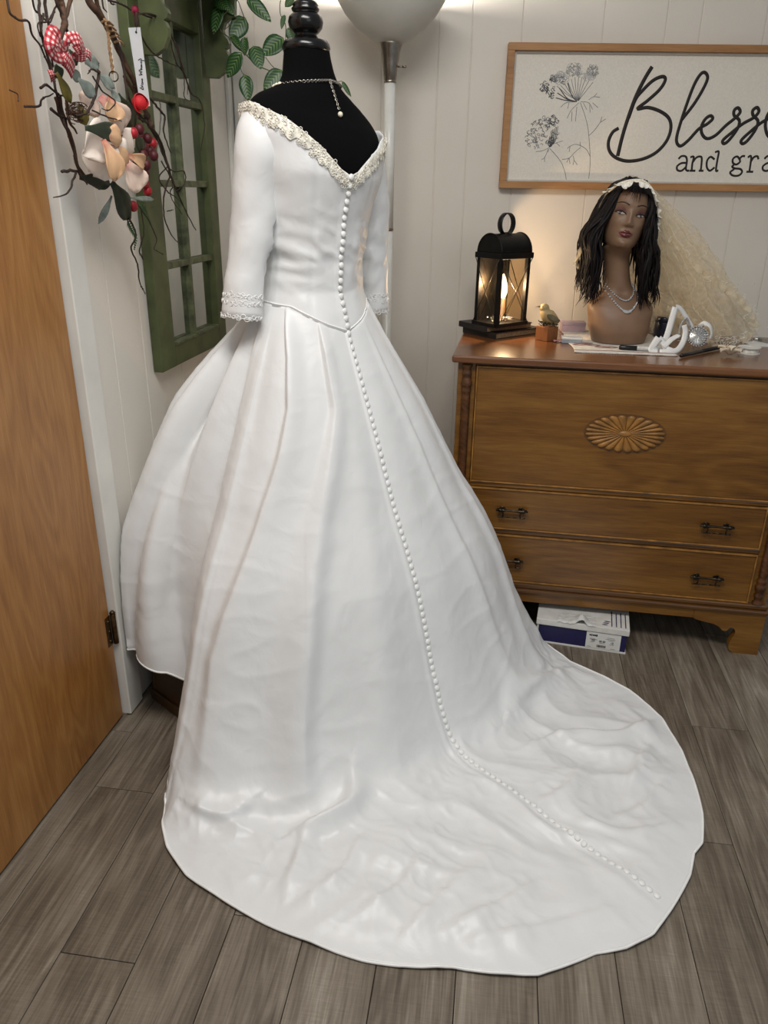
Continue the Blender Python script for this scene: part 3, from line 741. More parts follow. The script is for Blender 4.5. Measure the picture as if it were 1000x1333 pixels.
MB().lathe(fz_([(0.028, 1.742), (0.024, 1.748), (0.030, 1.753), (0.0385, 1.766), (0.041, 1.782), (0.038, 1.797), (0.030, 1.806), (0.026, 1.809), (0.031, 1.812), (0.0325, 1.818), (0.028, 1.824), (0.030, 1.828), (0.026, 1.836), (0.016, 1.843), (0.0, 1.846)]), NC, 32).build('finial', m_lacq, form, smooth=True)
MB().lathe([(0.02, 0.02), (0.02, 1.0)], GC, 16).build('pole', m_lacq, form, smooth=True)
MB().lathe([(0.0, 0.0), (0.17, 0.0), (0.17, 0.016), (0.05, 0.03), (0.024, 0.05), (0.0, 0.05)], GC, 32).build('stand_base', m_lacq, form, smooth=True)

# pearl necklace on the form
nk = thing('necklace', tuple(GC + np.array([0, 0, 1.62])), 'pearl and silver chain necklace fastened round the black dress form neck', 'necklace')
def on_neck(dgg, z):
    q = math.radians(dgg); a, b, d = np.interp(z, pf[:, 0], pf[:, 1]), np.interp(z, pf[:, 0], pf[:, 2]), np.interp(z, pf[:, 0], pf[:, 3])
    r = (abs(math.cos(q) / b) ** 2.2 + abs(math.sin(q) / a) ** 2.2) ** (-1 / 2.2) + 0.003
    return GC + E1 * r * math.sin(q) + E2 * (r * math.cos(q) + d) + np.array([0, 0, z])
cpts = [on_neck(a, 1.634 - 0.010 * abs(a - 10) / 80.0) for a in np.linspace(-88, 80, 40)]
ch = MB()
cc = catmull(cpts, 46)
for k in range(45):
    t_ = cc[k + 1] - cc[k] if k < 45 else cc[k] - cc[k - 1]; L_ = np.linalg.norm(t_) * 0.68; R = lookR(t_ / np.linalg.norm(t_), (0, 0, 1)); f_ = R[:, 0] if k % 2 else R[:, 1]
    ch.tube([cc[k] + R[:, 2] * L_ * math.cos(x) + f_ * 0.0030 * math.sin(x) for x in np.linspace(0, 2 * math.pi, 9)[:-1]], 0.0010, 4, closed=True)
dp = [on_neck(8, z) + E2 * 0.004 for z in np.linspace(1.633, 1.565, 16)]
for k in range(14):
    R = lookR(dp[k + 1] - dp[k], (1, 0, 0)); f_ = R[:, 0] if k % 2 else R[:, 1]
    ch.tube([dp[k] + R[:, 2] * 0.0032 * math.cos(x) + f_ * 0.0024 * math.sin(x) for x in np.linspace(0, 2 * math.pi, 8)[:-1]], 0.0008, 4, closed=True)
tag(ch.build('chain', m_chain, nk, smooth=True), kind='stuff')
MB().ball(dp[-1] + np.array([0, 0, -0.004]), 0.0062, 12, 8).build('pearl_drop', m_pearl, nk, smooth=True)
random.seed(5); ps = MB().ball((0, 0, 0), 0.0055, 10, 7).build('pearl', m_pearl, nk, smooth=True, world=False); fst = True
for a in np.linspace(-92, -168, 11):
    for dz in (0.0, -0.012):
        P = on_neck(a, 1.622 - 0.02 * (abs(a) - 92) / 76 + dz + random.uniform(-.002, .002)); M = frame_mat(P - GC - np.array([0, 0, 1.62]), (1, 0, 0), (0, 1, 0), (0, 0, 1))
        if fst: ps.matrix_basis = M; fst = False
        else: copy_piece(ps, nk, M)

# ------------------------------------------------------------------ brown box under the gown front
bx = thing('brown_box', tuple(onz(196, 908)), 'dark brown box on the floor behind the door casing, under the raised gown hem', 'box', math.radians(-42))
def bpart(name, c, d, m=m_box, bev=0.003): return MB().box(c, d).build(name, m, bx, world=False, bevel=bev)
BXW, BXD, BXH = 0.25, 0.20, 0.135
bpart('body', (BXW / 2 + 0.012, BXD / 2 + 0.008, BXH / 2), (BXW, BXD, BXH))
bpart('plinth', (BXW / 2 + 0.012, BXD / 2 + 0.008, 0.018), (BXW + 0.016, BXD + 0.016, 0.036))
bpart('top_rim', (BXW / 2 + 0.012, BXD / 2 + 0.008, BXH + 0.006), (BXW + 0.014, BXD + 0.014, 0.016))
bpart('corner_stile', (0.016, 0.012, BXH / 2 + 0.01), (0.012, 0.012, BXH - 0.03))

# ------------------------------------------------------------------ chest with drop front and two drawers
chest = thing('chest_of_drawers', tuple(DP), 'walnut chest with carved oval rosette front and two drawers', 'chest', -DA)
CW, CD, CH = 1.038, 0.56, 0.918
def cbox(mb, x0, x1, y0, y1, z0, z1, mi=0): return mb.box(((x0 + x1) / 2, (y0 + y1) / 2, (z0 + z1) / 2), (x1 - x0, y1 - y0, z1 - z0), None, mi)
def cpart(name, m, x0, x1, y0, y1, z0, z1, bev=0.002, parent=None):
    return cbox(MB(), x0, x1, y0, y1, z0, z1).build(name, m, parent or chest, world=False, bevel=bev)
cpart('side_panel', m_dres2, 0.004, 0.022, 0.03, CD, 0.16, CH)
cpart('side_panel', m_dres2, CW - 0.022, CW - 0.004, 0.03, CD, 0.16, CH)
cpart('back_panel', m_dres2, 0.022, CW - 0.022, CD - 0.012, CD, 0.16, CH, 0)
cpart('bottom_board', m_dres2, 0.022, CW - 0.022, 0.03, CD - 0.012, 0.16, 0.175, 0)
tp = MB(); prof = [(0.0, 0.918), (-0.010, 0.921), (-0.016, 0.927), (-0.016, 0.936), (-0.011, 0.942)]
cbox(tp, -0.014, CW + 0.014, -0.016, CD + 0.004, 0.919, 0.942); tp.build('top', m_dtop, chest, world=False, bevel=0.006)
cpart('stile', m_dres, 0.004, 0.060, 0.012, 0.034, 0.16, CH)
cpart('stile', m_dres, CW - 0.060, CW - 0.004, 0.012, 0.034, 0.16, CH)
cpart('rail', m_dres2, 0.060, 0.978, 0.008, 0.03, 0.911, 0.919, 0.001)
cpart('rail', m_dres, 0.060, 0.978, 0.006, 0.03, 0.519, 0.533, 0.003)
cpart('rail', m_dres2, 0.060, 0.978, 0.006, 0.03, 0.358, 0.373, 0.003)
m_lip_ = m_carv
def lipped(name, m, z0, z1):
    o = cpart(name, m, 0.064, 0.974, 0.004, 0.026, z0 + 0.004, z1 - 0.003, 0.004)
    e = MB()
    for a in ((0.062, 0.976, z1 - 0.006, z1 - 0.001), (0.062, 0.976, z0 + 0.001, z0 + 0.006)): cbox(e, a[0], a[1], 0.000, 0.012, a[2], a[3])
    for x in (0.0615, 0.9715): cbox(e, x, x + 0.005, 0.000, 0.012, z0, z1)
    e.build('edge_bead', m_carv, o, world=False, bevel=0.0015); return o
panel = lipped('drop_panel', m_dres, 0.534, 0.911)
d1 = lipped('drawer', m_dres2, 0.374, 0.518); d1.data.materials[0] = m_dres
d2 = lipped('drawer', m_dres, 0.184, 0.357)
# carved oval rosette: overlapping petals round a small oval boss
rx, rz, rc = 0.118, 0.058, (0.522, 0.724)

bk_ = MB(); V = []
for k in range(56):
    q = 2 * math.pi * k / 56; V.append((rc[0] + (rx + 0.004) * math.cos(q), rc[1] + (rz + 0.004) * math.sin(q)))
bk_.prism(V, 0.0035, 0.008, lambda a, b, t: (a, t, b)).build('rosette_ground', m_dres2, panel, world=False)
NP_ = 24
for k in range(NP_):
    q0, q1 = 2 * math.pi * (k + 0.04) / NP_, 2 * math.pi * (k + 0.96) / NP_
    qm = (q0 + q1) / 2
    P = np.zeros((7, 6, 3))
    for i in range(7):
        f = i / 6; q = q0 + (q1 - q0) * f
        for j in range(6):
            g_ = [0.15, 0.35, 0.6, 0.85, 0.97, 1.0][j]
            end = 1 - 0.10 * (2 * f - 1) ** 2 * (g_ > 0.8)
            hgt = 0.0065 * math.sqrt(max(0, 1 - (2 * f - 1) ** 2)) * (0.35 + 0.65 * g_) * (1 if j < 5 else 0.1)
            P[i, j] = (rc[0] + rx * g_ * end * math.cos(q), 0.0035 - hgt, rc[1] + rz * g_ * end * math.sin(q))
    MB().grid(P).build('petal', m_carv, panel, world=False, smooth=True)
MB().ball((rc[0], 0.002, rc[1]), (0.019, 0.006, 0.0095), 20, 10).build('rosette_boss', m_carv, panel, world=False, smooth=True)
# drawer pulls: cast bar with knops over a slim lower bail
def make_pull():
    b = MB(); X = np.array([[0, 0, 1], [0, 1, 0], [-1, 0, 0]], float)      # lathe axis along x
    def bar(prof, z, y): b.lathe([(r, x) for x, r in prof], (0, y, z), 10, axis=X)
    h = 0.050
    pr = [(-0.052, 0.001), (-0.049, 0.0045), (-0.045, 0.0025), (-0.042, 0.006), (-0.036, 0.0075), (-0.031, 0.004), (-0.027, 0.0062), (-0.022, 0.0042), (0, 0.0032)]
    pr = pr + [(-x, r) for x, r in pr[::-1][1:]]
    bar(pr, 0.012, -0.016)
    pr2 = [(-0.044, 0.001), (-0.041, 0.0032), (-0.037, 0.0018), (-0.030, 0.0028), (-0.026, 0.0016), (-0.012, 0.0020), (-0.010, 0.0030), (-0.008, 0.0018), (0.0, 0.0018)]
    pr2 = pr2 + [(-x, r) for x, r in pr2[::-1][1:]]
    bar(pr2, -0.012, -0.013)
    for s_ in (-1, 1):
        b.tube(catmull([(s_ * 0.030, 0.0, 0.010), (s_ * 0.030, -0.010, 0.012), (s_ * 0.030, -0.016, 0.012)], 8), 0.0036, 8)
        b.tube(catmull([(s_ * 0.031, -0.016, 0.010), (s_ * 0.027, -0.019, 0.0), (s_ * 0.029, -0.013, -0.012)], 10), [0.003, 0.002, 0.0025], 8)
        b.ball((s_ * 0.030, -0.0005, 0.012), (0.010, 0.002, 0.008), 12, 6)
        b.ball((s_ * 0.045, -0.014, 0.016), 0.0035, 8, 6); b.ball((s_ * 0.034, -0.017, 0.019), 0.003, 8, 6)
    return b
psrc = make_pull().build('pull_handle', m_pull, d1, world=False, smooth=True); psrc.location = (0.203, 0.004, 0.436)
for dr, x, z in ((d1, 0.835, 0.436), (d2, 0.203, 0.256), (d2, 0.835, 0.256)):
    copy_piece(psrc, dr, Matrix.Translation((x, 0.004, z)))
# rope-twist columns
def column(x):
    n, m = 20, 120; P = np.zeros((n, m, 3)); z0, z1 = 0.186, 0.912
    for j in range(m):
        f = j / (m - 1); z = z0 + (z1 - z0) * f
        e = min(f, 1 - f) * (z1 - z0)
        tw = float(sm(0.088, 0.10, e)); base_r = 0.011
        turn = np.interp(e, [0, 0.006, 0.008, 0.02, 0.03, 0.036, 0.04, 0.060, 0.072, 0.078, 0.084, 0.09, 0.1], [0.016, 0.016, 0.011, 0.012, 0.016, 0.010, 0.013, 0.018, 0.012, 0.016, 0.016, 0.011, 0.011])
        for i in range(n):
            q = 2 * math.pi * i / n
            r = turn * (1 - tw) + tw * (base_r + 0.0035 * abs(math.sin(1.5 * (q + z * 120))))
            P[i, j] = (x + r * math.cos(q), 0.006 + r * math.sin(q), z)
    return MB().grid(P, True).build('twist_column', m_colm, chest, world=False, smooth=True)
column(0.033); column(CW - 0.033)
# base moulding, apron with shaped bracket feet
mo = MB(); cbox(mo, -0.004, CW + 0.004, -0.012, CD, 0.150, 0.166); cbox(mo, -0.001, CW + 0.001, -0.004, CD, 0.166, 0.184)
mo.build('base_moulding', m_dres2, chest, world=False, bevel=0.005)
ft = [(0, 0.15), (0.0, 0.0), (0.078, 0.0), (0.090, 0.010), (0.094, 0.030), (0.088, 0.055), (0.082, 0.070), (0.084, 0.085), (0.096, 0.094), (0.104, 0.088), (0.110, 0.080), (0.122, 0.080), (0.132, 0.090), (0.150, 0.100), (0.18, 0.106), (0.21, 0.112), (0.22, 0.118), (0.22, 0.15)]
ftm = catmull(np.array([(a, b, 0) for a, b in ft[3:17]]), 40)
def foot(flip, y0, y1):
    poly = [ft[0], ft[1], ft[2]] + [(p[0], p[1]) for p in ftm] + [(0.22, 0.15)]
    poly = [((CW - a) if flip else a, b) for a, b in poly]
    return MB().prism(poly, y0, y1, lambda a, b, t: (a, t, b))
foot(False, -0.004, 0.022).build('bracket_foot', m_dres, chest, world=False)
foot(True, -0.004, 0.022).build('bracket_foot', m_dres, chest, world=False)
for x0 in (0.0, CW - 0.022):
    poly = [(y, b) for y, b in [(-0.003, 0.15), (-0.003, 0.0), (0.08, 0.0), (0.09, 0.03), (0.085, 0.07), (0.12, 0.09), (0.2, 0.11), (0.36, 0.11), (0.44, 0.09), (0.475, 0.07), (0.47, 0.03), (0.48, 0.0), (CD, 0.0), (CD, 0.15)]]
    MB().prism(poly, x0 + 0.0005, x0 + 0.0215, lambda a, b, t: (t, a, b)).build('side_apron', m_dres2, chest, world=False)
cpart('apron', m_dres, 0.22, CW - 0.22, -0.003, 0.02, 0.117, 0.15, 0.001)

# ------------------------------------------------------------------ shoe box under the chest
a_, b_ = onz(697, 835), onz(806, 851)
rz_ = math.atan2(b_[1] - a_[1], b_[0] - a_[0]); SBW, SBD, SBH = float(np.linalg.norm(b_ - a_)) + 0.02, 0.17, 0.092
sb = thing('shoe_box', tuple(a_), 'navy and white shoe box with a torn lid on the floor under the chest', 'box', rz_)
def spart(name, m, x0, x1, y0, y1, z0, z1, bev=0.001, parent=None): return cbox(MB(), x0, x1, y0, y1, z0, z1).build(name, m, parent or sb, world=False, bevel=bev)
spart('body', m_navy, 0.003, SBW - 0.003, 0.003, SBD - 0.003, 0.006, SBH - 0.018)
spart('bottom_flap', m_card, 0.0, SBW, 0.0, SBD, 0.0, 0.006)
spart('side_edge', m_card, 0.0, 0.006, 0.0015, 0.02, 0.004, SBH - 0.015)
lid = spart('lid', m_card, -0.003, SBW + 0.003, -0.003, SBD + 0.002, SBH - 0.022, SBH, 0.002)
lbx0, lbx1 = SBW * 0.555, SBW * 0.93
lab = spart('label', m_label, lbx0, lbx1, 0.0003, 0.004, 0.008, SBH - 0.024, 0)
G7 = {'0': '1110111', '1': '0010010', '2': '1011101', '3': '1011011'}
def marks(mb, x, z, wd, h, pat, th=0.0012, y=0.0):
    """small printed figures from seven strokes"""
    seg = [((0, 1), (1, 1)), ((0, .5), (0, 1)), ((1, .5), (1, 1)), ((0, .5), (1, .5)), ((0, 0), (0, .5)), ((1, 0), (1, .5)), ((0, 0), (1, 0))]
    for ch_, on in zip(seg, pat):
        if on == '1':
            (ax, az), (bx_, bz) = ch_
            cbox(mb, x + min(ax, bx_) * wd - th / 2, x + max(ax, bx_) * wd + th / 2, y, y + 0.0006, z + min(az, bz) * h - th / 2, z + max(az, bz) * h + th / 2)
pr = MB(); x_ = lbx0 + 0.012; zt = SBH - 0.036
for wd, hh in ((0.005, 0.007), (0.003, 0.010), (0.005, 0.007), (0.005, 0.007), (0.005, 0.0095)):
    pr.ball((x_, 0.0002, zt), (wd * 0.55, 0.0004, hh * 0.42), 8, 6); cbox(pr, x_ - wd * 0.35, x_ + wd * 0.35, -0.0003, 0.0003, zt - hh * 0.4, zt + hh * 0.45); x_ += 0.0052
def number(mb, s_, x, z, wd=0.0028, h=0.0055):
    for c in s_:
        if c == '.': cbox(mb, x, x + 0.001, -0.0003, 0.0003, z, z + 0.001); x += 0.002
        else: marks(mb, x, z, wd, h, G7[c], 0.0010, -0.0003); x += wd + 0.0018
number(pr, '100', lbx0 + 0.016, SBH - 0.058); number(pr, '32.32', lbx0 + 0.043, SBH - 0.059); number(pr, '1.0', lbx0 + 0.078, SBH - 0.060)
random.seed(2)
xx = lbx0 + 0.036
while xx < lbx0 + 0.064:
    wd = random.choice([0.0006, 0.001, 0.0016]); cbox(pr, xx, xx + wd, -0.0003, 0.0003, 0.013, 0.022); xx += wd + random.choice([0.0006, 0.001])
for x0, x1, z in ((0.012, 0.03, 0.043), (0.012, 0.036, 0.040), (0.066, 0.09, 0.052), (0.062, 0.094, 0.047), (0.07, 0.09, 0.043), (0.006, 0.018, 0.012), (0.08, 0.095, 0.012), (0.014, 0.026, SBH - 0.062), (0.044, 0.06, SBH - 0.0635), (0.076, 0.09, SBH - 0.0645)):
    cbox(pr, lbx0 + x0, lbx0 + x1, -0.0002, 0.0003, z, z + 0.0007)
pr.build('label_print', m_ink, lab, world=False)
lp = MB()
for k in range(3): lp.ball((SBW * 0.74 + k * 0.004, 0.016 + k * 0.011, SBH + 0.0004), (0.010, 0.0035, 0.0006), 10, 4)
for k in range(4):
    y = 0.01
    while y < 0.10:
        l_ = random.uniform(0.005, 0.010); cbox(lp, SBW * (0.81 + k * 0.05), SBW * (0.81 + k * 0.05) + 0.0035, y, y + l_, SBH - 0.0002, SBH + 0.0005); y += l_ + 0.0016
lp.build('lid_print', m_navy, lid, world=False)
ts = np.zeros((26, 10, 3)); random.seed(11)
for i in range(26):
    for j in range(10):
        f, g_ = i / 25, j / 9; x = SBW * (0.22 + 0.42 * f); y = -0.006 + 0.06 * g_
        pk = 0.028 * math.exp(-((f - 0.62) / 0.13) ** 2) * math.exp(-((g_ - 0.25) / 0.4) ** 2)
        ts[i, j] = (x, y, SBH + 0.002 + pk + 0.004 * abs(nz((f * 6, g_ * 5, 0), 1.0, 3.0)) - 0.008 * (g_ < 0.1) * (0.5 + nz((f * 8, 0, 0), 1, 7)))
MB().grid(ts).build('torn_paper', m_tissue, sb, world=False, smooth=False, solid=0.0008)

# ------------------------------------------------------------------ wooden framed sign
SB0 = 0.384; SZ0, SZ1, SX1 = 1.411, 1.847, 1.72
sign = thing('framed_sign', tuple(BW(SB0, 0.0, SZ0)), 'oak framed white sign with black script lettering and gray flower drawings', 'sign', math.atan2(BX[1], BX[0]))
def gsign(name, m, x0, x1, t0, t1, z0, z1, bev=0.001, parent=None): return cbox(MB(), x0, x1, -t1, -t0, z0, z1).build(name, m, parent or sign, world=False, bevel=bev)
sw, sh = SX1 - SB0, SZ1 - SZ0; fwid = 0.022
for a in ((0, sw, 0.004, 0.034, 0, fwid), (0, sw, 0.004, 0.034, sh - fwid, sh)): gsign('frame_rail', m_frame, *a)
for x in (0, sw - fwid): gsign('frame_stile', m_frame, x, x + fwid, 0.004, 0.0335, fwid, sh - fwid)
for a in ((fwid, sw - fwid, 0.004, 0.021, fwid, fwid + 0.006), (fwid, sw - fwid, 0.004, 0.021, sh - fwid - 0.006, sh - fwid), (fwid, fwid + 0.006, 0.004, 0.021, fwid, sh - fwid), (sw - fwid - 0.006, sw - fwid, 0.004, 0.021, fwid, sh - fwid)): gsign('liner', m_edge, *a)
sbd = gsign('board', m_board, fwid, sw - fwid, 0.002, 0.012, fwid, sh - fwid)
SP = BW(0, 0.0121, 0)
def ss(x, y): return onplane(x, y, SP, BN)
def stroke(mb, pts, wpx, n=None, close=False):
    P = np.array([ss(*p) for p in pts]); m = n or max(8, len(pts) * 7); P = catmull(P, m)
    r = wpx / 2 / F * 2.82
    i = len(mb.v); mb.tube(P, r, 6, up=tuple(BN))
    for k in range(i, len(mb.v)):
        v = np.array(mb.v[k]); d_ = (v - SP) @ BN; mb.v[k] = tuple(v - BN * (d_ * 0.86))
c3 = lambda L: [(780 + x / 4.545, 70 + y / 4.545) for x, y in L]
tx = MB()
stroke(tx, c3([(314, 76), (270, 148), (215, 260), (165, 400), (135, 500), (110, 605)]), 5.0)
stroke(tx, c3([(116, 440), (80, 465), (56, 520), (62, 575), (100, 615), (170, 635), (260, 622), (340, 582), (400, 515), (425, 440), (412, 380), (360, 340), (290, 318), (228, 325), (290, 275), (360, 210), (392, 155), (375, 135), (320, 158), (260, 215), (215, 272), (175, 380)]), 4.4)
stroke(tx, c3([(490, 390), (560, 300), (615, 210), (642, 145), (628, 112), (600, 122), (560, 190), (515, 310), (482, 410), (460, 490), (462, 530), (485, 545), (530, 510), (590, 445), (640, 415), (672, 385), (660, 367), (630, 385), (606, 430), (610, 475), (640, 502), (690, 482), (750, 425), (805, 380), (835, 345), (822, 320), (800, 335), (800, 365), (830, 395), (818, 445), (770, 510), (740, 532), (733, 512), (780, 470), (850, 415), (915, 378), (945, 343), (935, 318), (910, 335), (912, 365), (940, 398), (925, 450), (880, 512), (850, 532), (842, 512), (890, 465), (960, 408), (1025, 370), (1040, 340), (1015, 338), (990, 380), (985, 440), (1005, 490), (1050, 485), (1110, 430), (1160, 390)]), 4.2, 420)
stroke(tx, c3([(1190, 390), (1150, 385), (1115, 430), (1110, 490), (1140, 510), (1180, 460), (1230, 330), (1280, 180), (1300, 100), (1285, 95), (1255, 180), (1205, 380), (1195, 480), (1215, 510), (1260, 480)]), 4.2, 120)
tag(tx.build('script_lettering', m_ink, sbd, smooth=True), kind='stuff')
t2_ = MB(); wt = 2.7
def letters(ox, L):
    for l_ in L: stroke(t2_, c3([(ox + x, y) for x, y in l_]), wt, None if len(l_) > 2 else 4)
LA = [[(470, 622), (488, 606), (512, 608), (520, 632), (514, 680), (524, 692), (534, 690)], [(516, 645), (486, 648), (462, 666), (464, 688), (488, 692), (514, 670)]]
LNn = [[(540, 612), (560, 610), (552, 650), (548, 692)], [(536, 692), (570, 692)], [(556, 640), (575, 615), (598, 608), (608, 622), (602, 692)], [(590, 692), (618, 692)]]
LD_ = [[(684, 625), (660, 610), (640, 632), (638, 670), (655, 692), (684, 672)], [(686, 582), (708, 580), (700, 630), (692, 690), (706, 690)]]
LG = [[(836, 632), (818, 608), (794, 620), (792, 645), (812, 655), (832, 642), (836, 632)], [(834, 618), (848, 606), (864, 606)], [(800, 655), (788, 668), (804, 678), (836, 682), (846, 700), (826, 720), (792, 720), (776, 702), (800, 682)]]
LR = [[(880, 612), (900, 610), (890, 696)], [(872, 698), (912, 698)], [(895, 645), (914, 614), (936, 606), (944, 624)]]
LT = [[(20, 560), (8, 660), (12, 690), (34, 688)], [(0, 608), (36, 606)]]
LE = [[(0, 650), (52, 646), (44, 612), (18, 606), (2, 640), (8, 684), (36, 692), (54, 674)]]
LF = [[(46, 586), (30, 572), (18, 600), (8, 692)], [(-4, 694), (26, 694)], [(0, 616), (40, 614)]]
LU = [[(0, 612), (16, 610), (8, 670), (24, 692), (50, 670)], [(46, 610), (62, 610), (54, 692), (68, 692)]]
LL = [[(0, 574), (20, 572), (6, 694)], [(-8, 694), (22, 694)]]
letters(0, LA); letters(0, LNn); letters(0, LD_); letters(0, LG); letters(0, LR); letters(508, LA)
letters(1075, LT); letters(1135, LE); letters(1215, LF); letters(1275, LU); letters(1365, LL)
tag(t2_.build('small_lettering', m_ink, sbd, smooth=True), kind='stuff')
fl1, fl2, fl3 = MB(), MB(), MB()
c2 = lambda L: [(690 + x / 7.845, 70 + y / 7.845) for x, y in L]
for L in ([(515, 500), (555, 610), (590, 740), (605, 880), (615, 1050), (612, 1180), (600, 1275)], [(605, 835), (660, 780), (720, 700)], [(720, 700), (735, 645)], [(720, 700), (775, 665)], [(615, 1050), (580, 980), (520, 940), (460, 925), (400, 950), (385, 970)], [(520, 955), (460, 1005), (400, 1065), (330, 1080)], [(400, 1065), (375, 1110)], [(400, 1065), (410, 1125)], [(440, 1040), (450, 1085), (440, 1135)], [(450, 1085), (485, 1135)], [(515, 945), (512, 900)], [(410, 945), (400, 1000)],
          [(200, 965), (260, 1030), (320, 1110), (355, 1200), (372, 1285)]): stroke(fl1, c2(L), 0.75, 14)
for x in range(11):
    e = (275 + x * 37, [330, 320, 300, 285, 260, 240, 235, 235, 245, 265, 290][x]); stroke(fl1, c2([(495, 480), ((495 + e[0]) / 2 - 8, (480 + e[1]) / 2 + 10), e]), 0.75, 8)
for L in ([(470, 488), (390, 470), (280, 400)], [(470, 488), (360, 475), (265, 450)], [(470, 488), (380, 455), (300, 350)], [(480, 485), (430, 430), (385, 300)]): stroke(fl2, c2(L), 1.2, 10)
for L in ([(500, 500), (420, 580), (380, 660)], [(480, 490), (370, 500), (315, 545)], [(520, 490), (600, 500), (640, 570)], [(600, 470), (650, 440), (715, 445)], [(650, 440), (685, 405)], [(545, 500), (580, 570)], [(430, 590), (425, 690)], [(480, 540), (465, 690)], [(640, 500), (695, 550)], [(400, 500), (385, 560)], [(610, 520), (615, 600)],
          [(195, 960), (130, 990), (60, 1000)], [(190, 970), (150, 1060), (120, 1080)], [(150, 1050), (150, 1105)], [(215, 930), (270, 910), (335, 890)], [(220, 900), (260, 870), (290, 860)], [(270, 910), (305, 945)], [(190, 970), (185, 1005)]): stroke(fl1, c2(L), 0.7, 8)
random.seed(21)
def dabs(mb, cx, cy, ax, ay, n, r0, r1):
    for _ in range(n):
        q = random.uniform(0, 6.28); k = math.sqrt(random.random()); x, y = cx + ax * k * math.cos(q), cy + ay * k * math.sin(q); r = random.uniform(r0, r1)
        a0 = random.uniform(0, 6.28); stroke(mb, c2([(x + r * math.cos(a0 + t_), y + r * math.sin(a0 + t_)) for t_ in (0, 1.0, 2.0, 3.2)]), 0.75, 6)
for c in ((455, 170, 85, 70), (640, 180, 55, 65), (310, 250, 80, 60), (600, 230, 60, 30)): dabs(fl3, *c, 40, 10, 24)
for c in ((455, 170, 85, 70), (640, 180, 50, 60), (310, 260, 80, 50), (80, 820, 100, 130), (20, 870, 60, 120), (140, 700, 80, 50)): dabs(fl1, *c, 26, 8, 22)
for c in ((150, 340, 50, 50), (215, 390, 50, 60), (240, 265, 35, 40), (200, 780, 90, 110), (240, 690, 50, 50), (210, 900, 40, 50)): dabs(fl2, *c, 26, 6, 18)
for x in range(6): stroke(fl2, c2([(200, 955), (215 + x * 10, 880), (215 + x * 14, 790 - x * 10)]), 0.8, 8)
for nm, mb, mt in (('stem_drawing', fl1, m_grayink), ('shaded_drawing', fl2, m_darkink), ('blossom_drawing', fl3, m_paleink)): tag(mb.build(nm, mt, sbd), kind='stuff')

# ------------------------------------------------------------------ torchiere floor lamp behind the dress form
lc0 = ony(508.5, 60, 2.72); LX = np.array([lc0[0], 2.72, 0])
lamp = thing('floor_lamp', tuple(LX), 'tall floor lamp with frosted bowl and white pole behind the dress form', 'lamp')
zb = ony(508, 57, 2.72)[2]; zt_ = ony(508, 20, 2.72)[2]
rb_ = 0.172
bp = [(0.034, zb), (0.06, zb + 0.012), (0.105, zb + 0.042), (0.140, zb + 0.078), (0.162, zb + 0.112), (rb_, zb + 0.135), (rb_ + 0.001, zb + 0.139), (rb_ - 0.004, zb + 0.138), (0.156, zb + 0.112), (0.134, zb + 0.080), (0.10, zb + 0.046), (0.056, zb + 0.016), (0.0, zb + 0.012)]
MB().lathe(bp, LX, 48).build('bowl_shade', m_bowl, lamp, smooth=True)
zs = ony(508, 108, 2.72)[2]
MB().lathe([(0.0195, zs), (0.0195, zs + 0.004), (0.018, zs + 0.006), (0.0195, zs + 0.008), (0.024, zs + (zb - zs) * 0.45), (0.030, zs + (zb - zs) * 0.8), (0.036, zb - 0.002), (0.037, zb + 0.004), (0.030, zb + 0.008)], LX, 32).build('socket_cup', m_steel, lamp, smooth=True)
swz = ony(520, 87, 2.72)[2]
sw_ = MB().tube([LX + np.array([0.022, 0, swz]), LX + np.array([0.040, -0.004, swz])], 0.002, 8); sw_.tube([LX + np.array([0.038, -0.004, swz]), LX + np.array([0.050, -0.006, swz])], 0.0036, 10)
sw_.build('switch', m_steel, lamp, smooth=True)
zr = ony(506, 298, 2.72)[2]
MB().lathe([(0.0175, zr), (0.0175, zs)], LX, 24).build('pole', m_pole, lamp, smooth=True)
MB().lathe([(0.0165, 0.02), (0.0165, zr - 0.004)], LX, 24).build('pole', m_pole, lamp, smooth=True)
MB().lathe([(0.0165, zr - 0.006), (0.0185, zr - 0.005), (0.0185, zr + 0.003), (0.0165, zr + 0.004)], LX, 24).build('pole_collar', m_steel, lamp, smooth=True)
MB().lathe([(0.0, 0), (0.13, 0.0), (0.13, 0.012), (0.12, 0.018), (0.03, 0.026), (0.018, 0.05), (0.0, 0.05)], LX, 40).build('lamp_base', m_steel, lamp, smooth=True)
MB().ball(LX + np.array([0, 0, zb + 0.075]), (0.028, 0.028, 0.036), 16, 12).build('light_bulb', m_lampbulb, lamp, smooth=True)
pl = bpy.data.lights.new('torchiere_glow', 'POINT'); pl.energy = 16; pl.color = (1.0, 0.93, 0.88); pl.shadow_soft_size = 0.04
po = bpy.data.objects.new('torchiere_glow', pl); COL.objects.link(po); po.parent = lamp; po.location = (0, 0, zb + 0.128)

